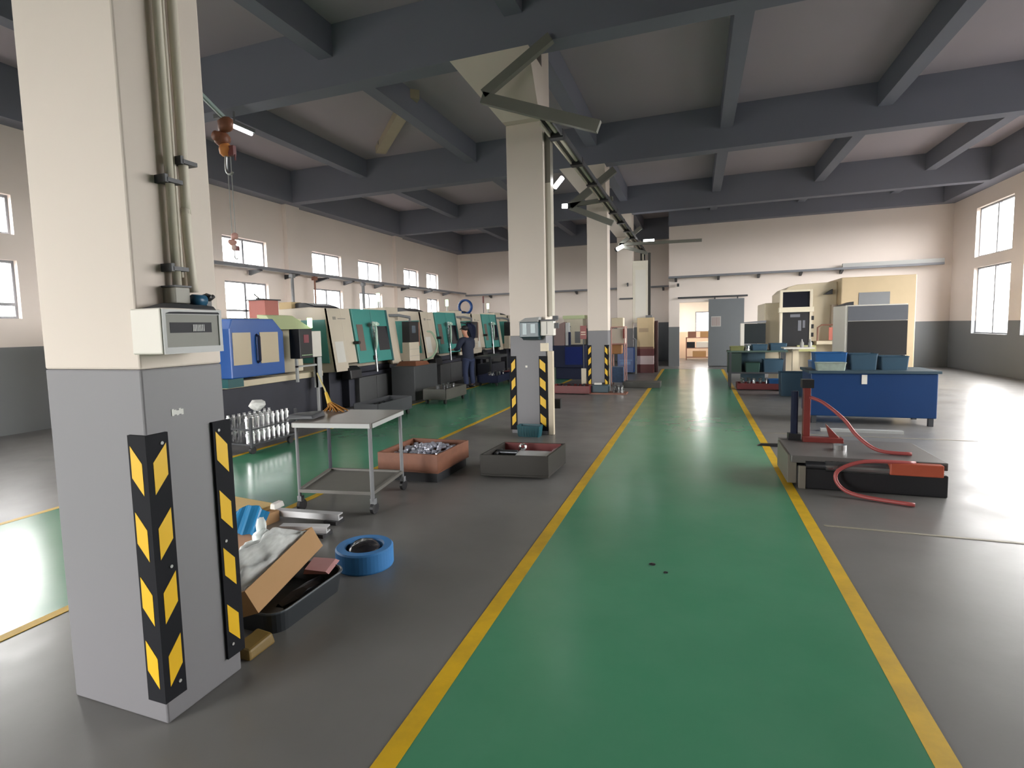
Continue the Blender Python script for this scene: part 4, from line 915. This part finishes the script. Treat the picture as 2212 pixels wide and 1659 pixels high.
r = root('display_cabinet', 'dark screened cabinet with white edge left of the cream machine', 'cabinet', (1.08, 15.02, 0)); mb = MB(); mb.b(.06, .54, 0, .25, 1.05, 1.55); mb.obj('screen_box', mat('screen_dark', '2c3133', .25), r); B(-.02, .06, -.0, .25, 1.0, 1.56).obj('white_edge', WHITE, r); mb = MB(); mb.hexa([(-.02, 0, 1.56), (.55, 0, 1.56), (.55, .25, 1.56), (-.02, .25, 1.56)], [(-.02, 0, 1.58), (.55, 0, 1.62), (.55, .25, 1.62), (-.02, .25, 1.58)]); mb.obj('top_visor', MGREY, r); B(.0, .54, 0, .25, 0, 1.0).obj('cabinet_base', mat('base_slate', '45606e', .5), r)
r = root('parts_bench', 'dark green bench loaded with bins beside the right aisle line', 'bench', (1.35, 14.75, 0))
B(-.62, .7, -.25, .25, .86, .9).obj('bench_top', mat('bench_green', '44584f', .5, var=.15), r)
for a in (-.55, .63):
    for c in (-.22, .22): B(a - .025, a + .025, c - .025, c + .025, 0, .86).obj('leg', DGREY, r)
B(-.6, .68, -.24, .24, .34, .38).obj('lower_shelf', DGREY, r); B(-.6, -.3, -.24, .24, .38, .84).obj('side_panel', mat('bench_dark_green', '22382f', .5), r)
BG = 'bins on the dark green bench'
def tub(label, x, y, z, hx, hy, h, m, group=None, name='storage_bin'):
    r = root(name, label, 'bin', (x, y, z), 0, group)
    bin_mesh(hx, hy, h, .08, .02).obj('bin_body', m, r); mb = MB(); mb.tube([(a, c, h) for a, c in rr(hx, hy, .02, 2)] + [(*rr(hx, hy, .02, 2)[0], h)], .008, 5); mb.obj('rim', m, r)
    return r
BT = mat('bin_slate', '2f4a5c', .45, var=.15); BB = mat('bin_blue', '235589', .4, var=.08); BGm = mat('bin_green', '2c4a42', .45, var=.15)
tub('slate blue bin on the bench top, right end', 1.85, 14.7, .9, .18, .18, .16, BT, BG)
tub('slate blue bin on the bench top, middle of the bench', 1.45, 14.7, .9, .17, .18, .14, BT, BG)
tub('olive bin on the bench top, left end by the aisle', .95, 14.7, .9, .16, .18, .1, mat('bin_olive', '6f7248', .5, var=.2), BG)
tub('blue bin on the lower shelf of the green bench', 1.75, 14.7, .38, .22, .2, .3, BT, BG)
tub('dark green bin on the lower shelf of the green bench', 1.3, 14.7, .38, .16, .2, .22, BGm, BG)
parts('silver part standing on the dark green bench', 1.18, 14.62, .9, 4, (.06, .08), .03, .14, BRIGHT, 'parts on the dark green bench', 21)
crate('dark red tray on the floor in front of the green bench', [(.92, 13.95), (1.95, 13.95), (1.95, 14.4), (.92, 14.4)], .02, .16, DRED, False)
parts('silver part in the dark red tray in front of the green bench', 1.3, 14.17, .05, 12, (.32, .14), .045, .22, STEEL, 'parts in the dark red tray by the green bench', 22)
tub('small blue bin in the dark red tray by the green bench', 1.75, 14.17, .045, .15, .13, .2, BB)
r = root('pedestal_table', 'small white topped pedestal table by the blue bins', 'table', (2.15, 13.9, 0)); B(-.3, .3, -.25, .25, .97, 1.0).obj('tabletop', WHITE, r); B(-.1, .02, -.06, .06, .05, .97).obj('leg', CREAM, r); B(-.2, .15, -.2, .2, 0, .05).obj('foot', DGREY, r)
for x, l in ((2.22, 'left pale bottle on the white pedestal table'), (2.38, 'right pale bottle on the white pedestal table')):
    mb = MB(); mb.lathe([(.035, 0), (.04, .02), (.04, .1), (.015, .14), (.012, .18)], n=12); tag(mb.obj('bottle', mat('bottle_grey', '8a8a86', .4), loc=(x, 13.8, 1.0)), l, 'bottle')
# blue bench with bins
r = root('blue_workbench', 'deep blue steel workbench cabinet at the right edge of the photo', 'workbench', (2.4, 9.75, 0))
B(-.72, .9, -.15, .6, .12, .78).obj('bench_body', mat('bench_blue', '0a3362', .4, var=.06), r, bev=.012); B(-.75, .93, -.18, .63, .78, .82).obj('bench_top', mat('top_slate', '2f4450', .5), r)
for a in (-.66, .84):
    for c in (-.1, .55): B(a - .03, a + .03, c - .03, c + .03, 0, .12).obj('leg', DGREY, r)
B(-.05, .02, -.16, -.15, .62, .76).obj('label_plate', WHITE, r)
BW = 'bins on the blue workbench'
tub('bright blue bin on the left end of the blue workbench', 1.98, 9.95, .82, .22, .16, .26, BB, BW)
tub('slate bin beside the bright blue one on the workbench', 2.42, 9.95, .82, .18, .16, .24, BT, BW)
tub('dark slate bin at the right end of the blue workbench', 2.82, 9.95, .82, .18, .16, .2, BT, BW)
tag(MB().blob((0, 0, .06), (.14, .1, .08), .2, 2, 3).obj('purple_rag', mat('rag_purple', '3a2a5a', .8), loc=(1.98, 9.95, .92)), 'dark purple rags in the bright blue bin', 'rags')
tub('pale grey parts tray in front of the blue bins on the workbench', 1.95, 9.68, .82, .2, .08, .12, mat('tray_pale', '8e9a90', .5, var=.3, scale=14), None, 'parts_tray')
parts('small brass part in the pale tray on the blue workbench', 1.95, 9.68, .84, 8, (.14, .04), .016, .1, mat('brass', 'b09a60', .35, .7), 'parts in the pale tray', 31)
tub('blue stacking crate on the floor in the right bay behind the blue workbench', 2.75, 12.9, 0, .5, .35, .75, BB)
tub('second blue crate behind the workbench, nearer the aisle', 1.95, 13.15, 0, .25, .2, .5, BT)
# hydraulic fixture with red post
r = root('hydraulic_unit', 'low steel fixture on a black base beside the right yellow line', 'fixture', (1.35, 6.3, 0))
B(-.42, .75, -.5, .3, .0, .2).obj('unit_base', BLACK, r, bev=.01)
B(-.48, .75, -.48, .42, .24, .31).obj('top_plate', mat('plate_grey2', '6d6a68', .4, .3, var=.1), r, bev=.006)
mb = MB(); mb.b(-.5, -.42, -.4, .3, .02, .3); mb.b(-.42, -.36, -.52, -.48, .0, .22); mb.obj('side_plate', mat('side_taupe', '767066', .5, var=.1), r, bev=.005)
MB().cyl((-.2, -.49, .225), (.3, -.49, .225), .05).obj('cylinder_barrel', STEEL, r, smooth=False); MB().cyl((-.36, -.48, .225), (-.2, -.48, .225), .04).obj('cylinder_rod', STEELD, r)
B(.3, .7, -.55, -.4, .19, .3).obj('red_block', mat('block_red', 'a04a32', .5, var=.2), r, bev=.01)
mb = MB(); mb.b(-.26, -.195, .28, .36, .31, .9); mb.b(-.27, .1, .2, .3, .31, .36); mb.prism([(.0, .31), (.12, .31), (-.05, .5)], 'y', .26, .32); mb.obj('red_post', RED, r, bev=.004)
MB().cyl((-.34, .32, .31), (-.34, .32, .84), .035, n=14).obj('navy_post', NAVY, r); mb = MB(); mb.b(-.4, -.28, .27, .37, .31, .38); mb.obj('post_collar', BLACK, r); B(-.28, -.17, .26, .38, .88, .97).obj('post_cap', BLACK, r)
MB().tube([(-.2, .28, .78), (-.1, .15, .74), (.05, .0, .6), (.15, -.1, .45), (.3, -.2, .34), (.55, -.25, .33)], .018, 8, smooth=5).obj('hose', HOSE, r, smooth=True)
MB().tube([(.5, -.5, .3), (.1, -.58, .31), (-.12, -.62, .22), (-.12, -.66, .1), (.02, -.72, .03), (.4, -.85, .02)], .018, 8, smooth=5).obj('hose', HOSE, r, smooth=True)
MB().cyl((0, -.1, .31), (0, -.1, .36), .06).obj('steel_boss', BRIGHT, r)
tag(B(-.5, .5, -.04, .04, 0, .04).obj('floor_bar', LGREY, loc=(2.2, 8.95, 0)), 'pale bar on the floor in front of the blue workbench', 'bar')
mb = MB(); mb.hexa([(-.25, -.03, 0), (.25, -.05, 0), (.25, .05, 0), (-.25, .03, 0)], [(-.2, -.02, .03), (.25, -.04, .04), (.25, .04, .04), (-.2, .02, .03)])
tag(mb.obj('dark_lever', BLACK, loc=(1.0, 7.7, 0)), 'dark flat lever on the floor beside the right yellow line', 'lever')

# things in the room behind the doorway
r = root('storage_rack', 'low rack of boxes seen through the doorway', 'rack', (.15, 25.3, 0))
mb = MB()
for z in (.1, .5, .95): mb.b(-.55, .5, -.2, .2, z, z + .03)
for a in (-.53, .48):
    for c in (-.18, .18): mb.b(a - .02, a + .02, c - .02, c + .02, 0, .98)
mb.obj('frame', BROWN, r)
for i, (x, z, m, l) in enumerate(((-.35, .53, BLACK, 'dark box on the left of the doorway rack'), (.15, .53, WHITE, 'white box on the doorway rack'), (-.3, .98, BROWN, 'brown carton on top of the doorway rack, left'), (.2, .98, CARD, 'tan carton on top of the doorway rack, right'), (0, .13, CARD, 'long carton at the bottom of the doorway rack'))):
    tag(B(-.17 - .1 * (i in (1, 4)), .17 + .1 * (i in (1, 4)), -.15, .15, 0, .25).obj('carton', m, loc=(.15 + x, 25.3, z)), l, 'carton', 'boxes on the doorway rack')

# ------------------------------------------------------------------ light
SKY = 14.0
wd = bpy.data.worlds.new('world'); S.world = wd; wd.use_nodes = True
wn_ = wd.node_tree; bg = wn_.nodes['Background']; bg.inputs[1].default_value = SKY
tcw = wn_.nodes.new('ShaderNodeTexCoord'); spx = wn_.nodes.new('ShaderNodeSeparateXYZ'); mrw = wn_.nodes.new('ShaderNodeMapRange'); mxw = wn_.nodes.new('ShaderNodeMix'); mxw.data_type = 'RGBA'
mrw.inputs['From Min'].default_value = -.06; mrw.inputs['From Max'].default_value = .02
mxw.inputs[6].default_value = (.07, .068, .064, 1); mxw.inputs[7].default_value = (1.0, .985, .965, 1)   # paved yard below, overcast sky above
wn_.links.new(tcw.outputs['Generated'], spx.inputs[0]); wn_.links.new(spx.outputs['Z'], mrw.inputs['Value']); wn_.links.new(mrw.outputs[0], mxw.inputs[0]); wn_.links.new(mxw.outputs[2], bg.inputs[0])
def portal(loc, rot, sx, sy):
    l = bpy.data.lights.new('daylight_portal', 'AREA'); l.shape = 'RECTANGLE'; l.size = sx; l.size_y = sy; l.cycles.is_portal = True
    o = bpy.data.objects.new('daylight_portal', l); COL.objects.link(o); o.location = loc; o.rotation_euler = rot
for z0, z1 in ZW: portal((XL - .2, 8.6, (z0 + z1) / 2), (0, -PI / 2, 0), z1 - z0, 27.5)
for z0, z1 in ZR: portal((XR + .2, 7.1, (z0 + z1) / 2), (0, PI / 2, 0), z1 - z0, 25)
for a, c, z0, z1 in fill_gates: portal(((a + c) / 2, YN - .2, (z0 + z1) / 2), (PI / 2, 0, 0), c - a, z1 - z0)
portal((3.25, 23.9, 1.8), (0, PI / 2, 0), 2.2, 3.4)
portal((-.95, 25.6, 1.7), (0, -PI / 2, 0), 1.4, 1.2)
portal((.39, 26.6, 1.65), (-PI / 2, 0, 0), .82, .9)
S.cycles.max_bounces = 12; S.cycles.diffuse_bounces = 6; S.cycles.transparent_max_bounces = 16
S.cycles.caustics_reflective = False; S.cycles.caustics_refractive = False
S.cycles.sample_clamp_indirect = 6
vs = S.view_settings
S.display_settings.display_device = 'sRGB'
vs.view_transform = 'Standard'; vs.look = 'None'; vs.gamma = 1; vs.use_curve_mapping = False; vs.exposure = 1.1
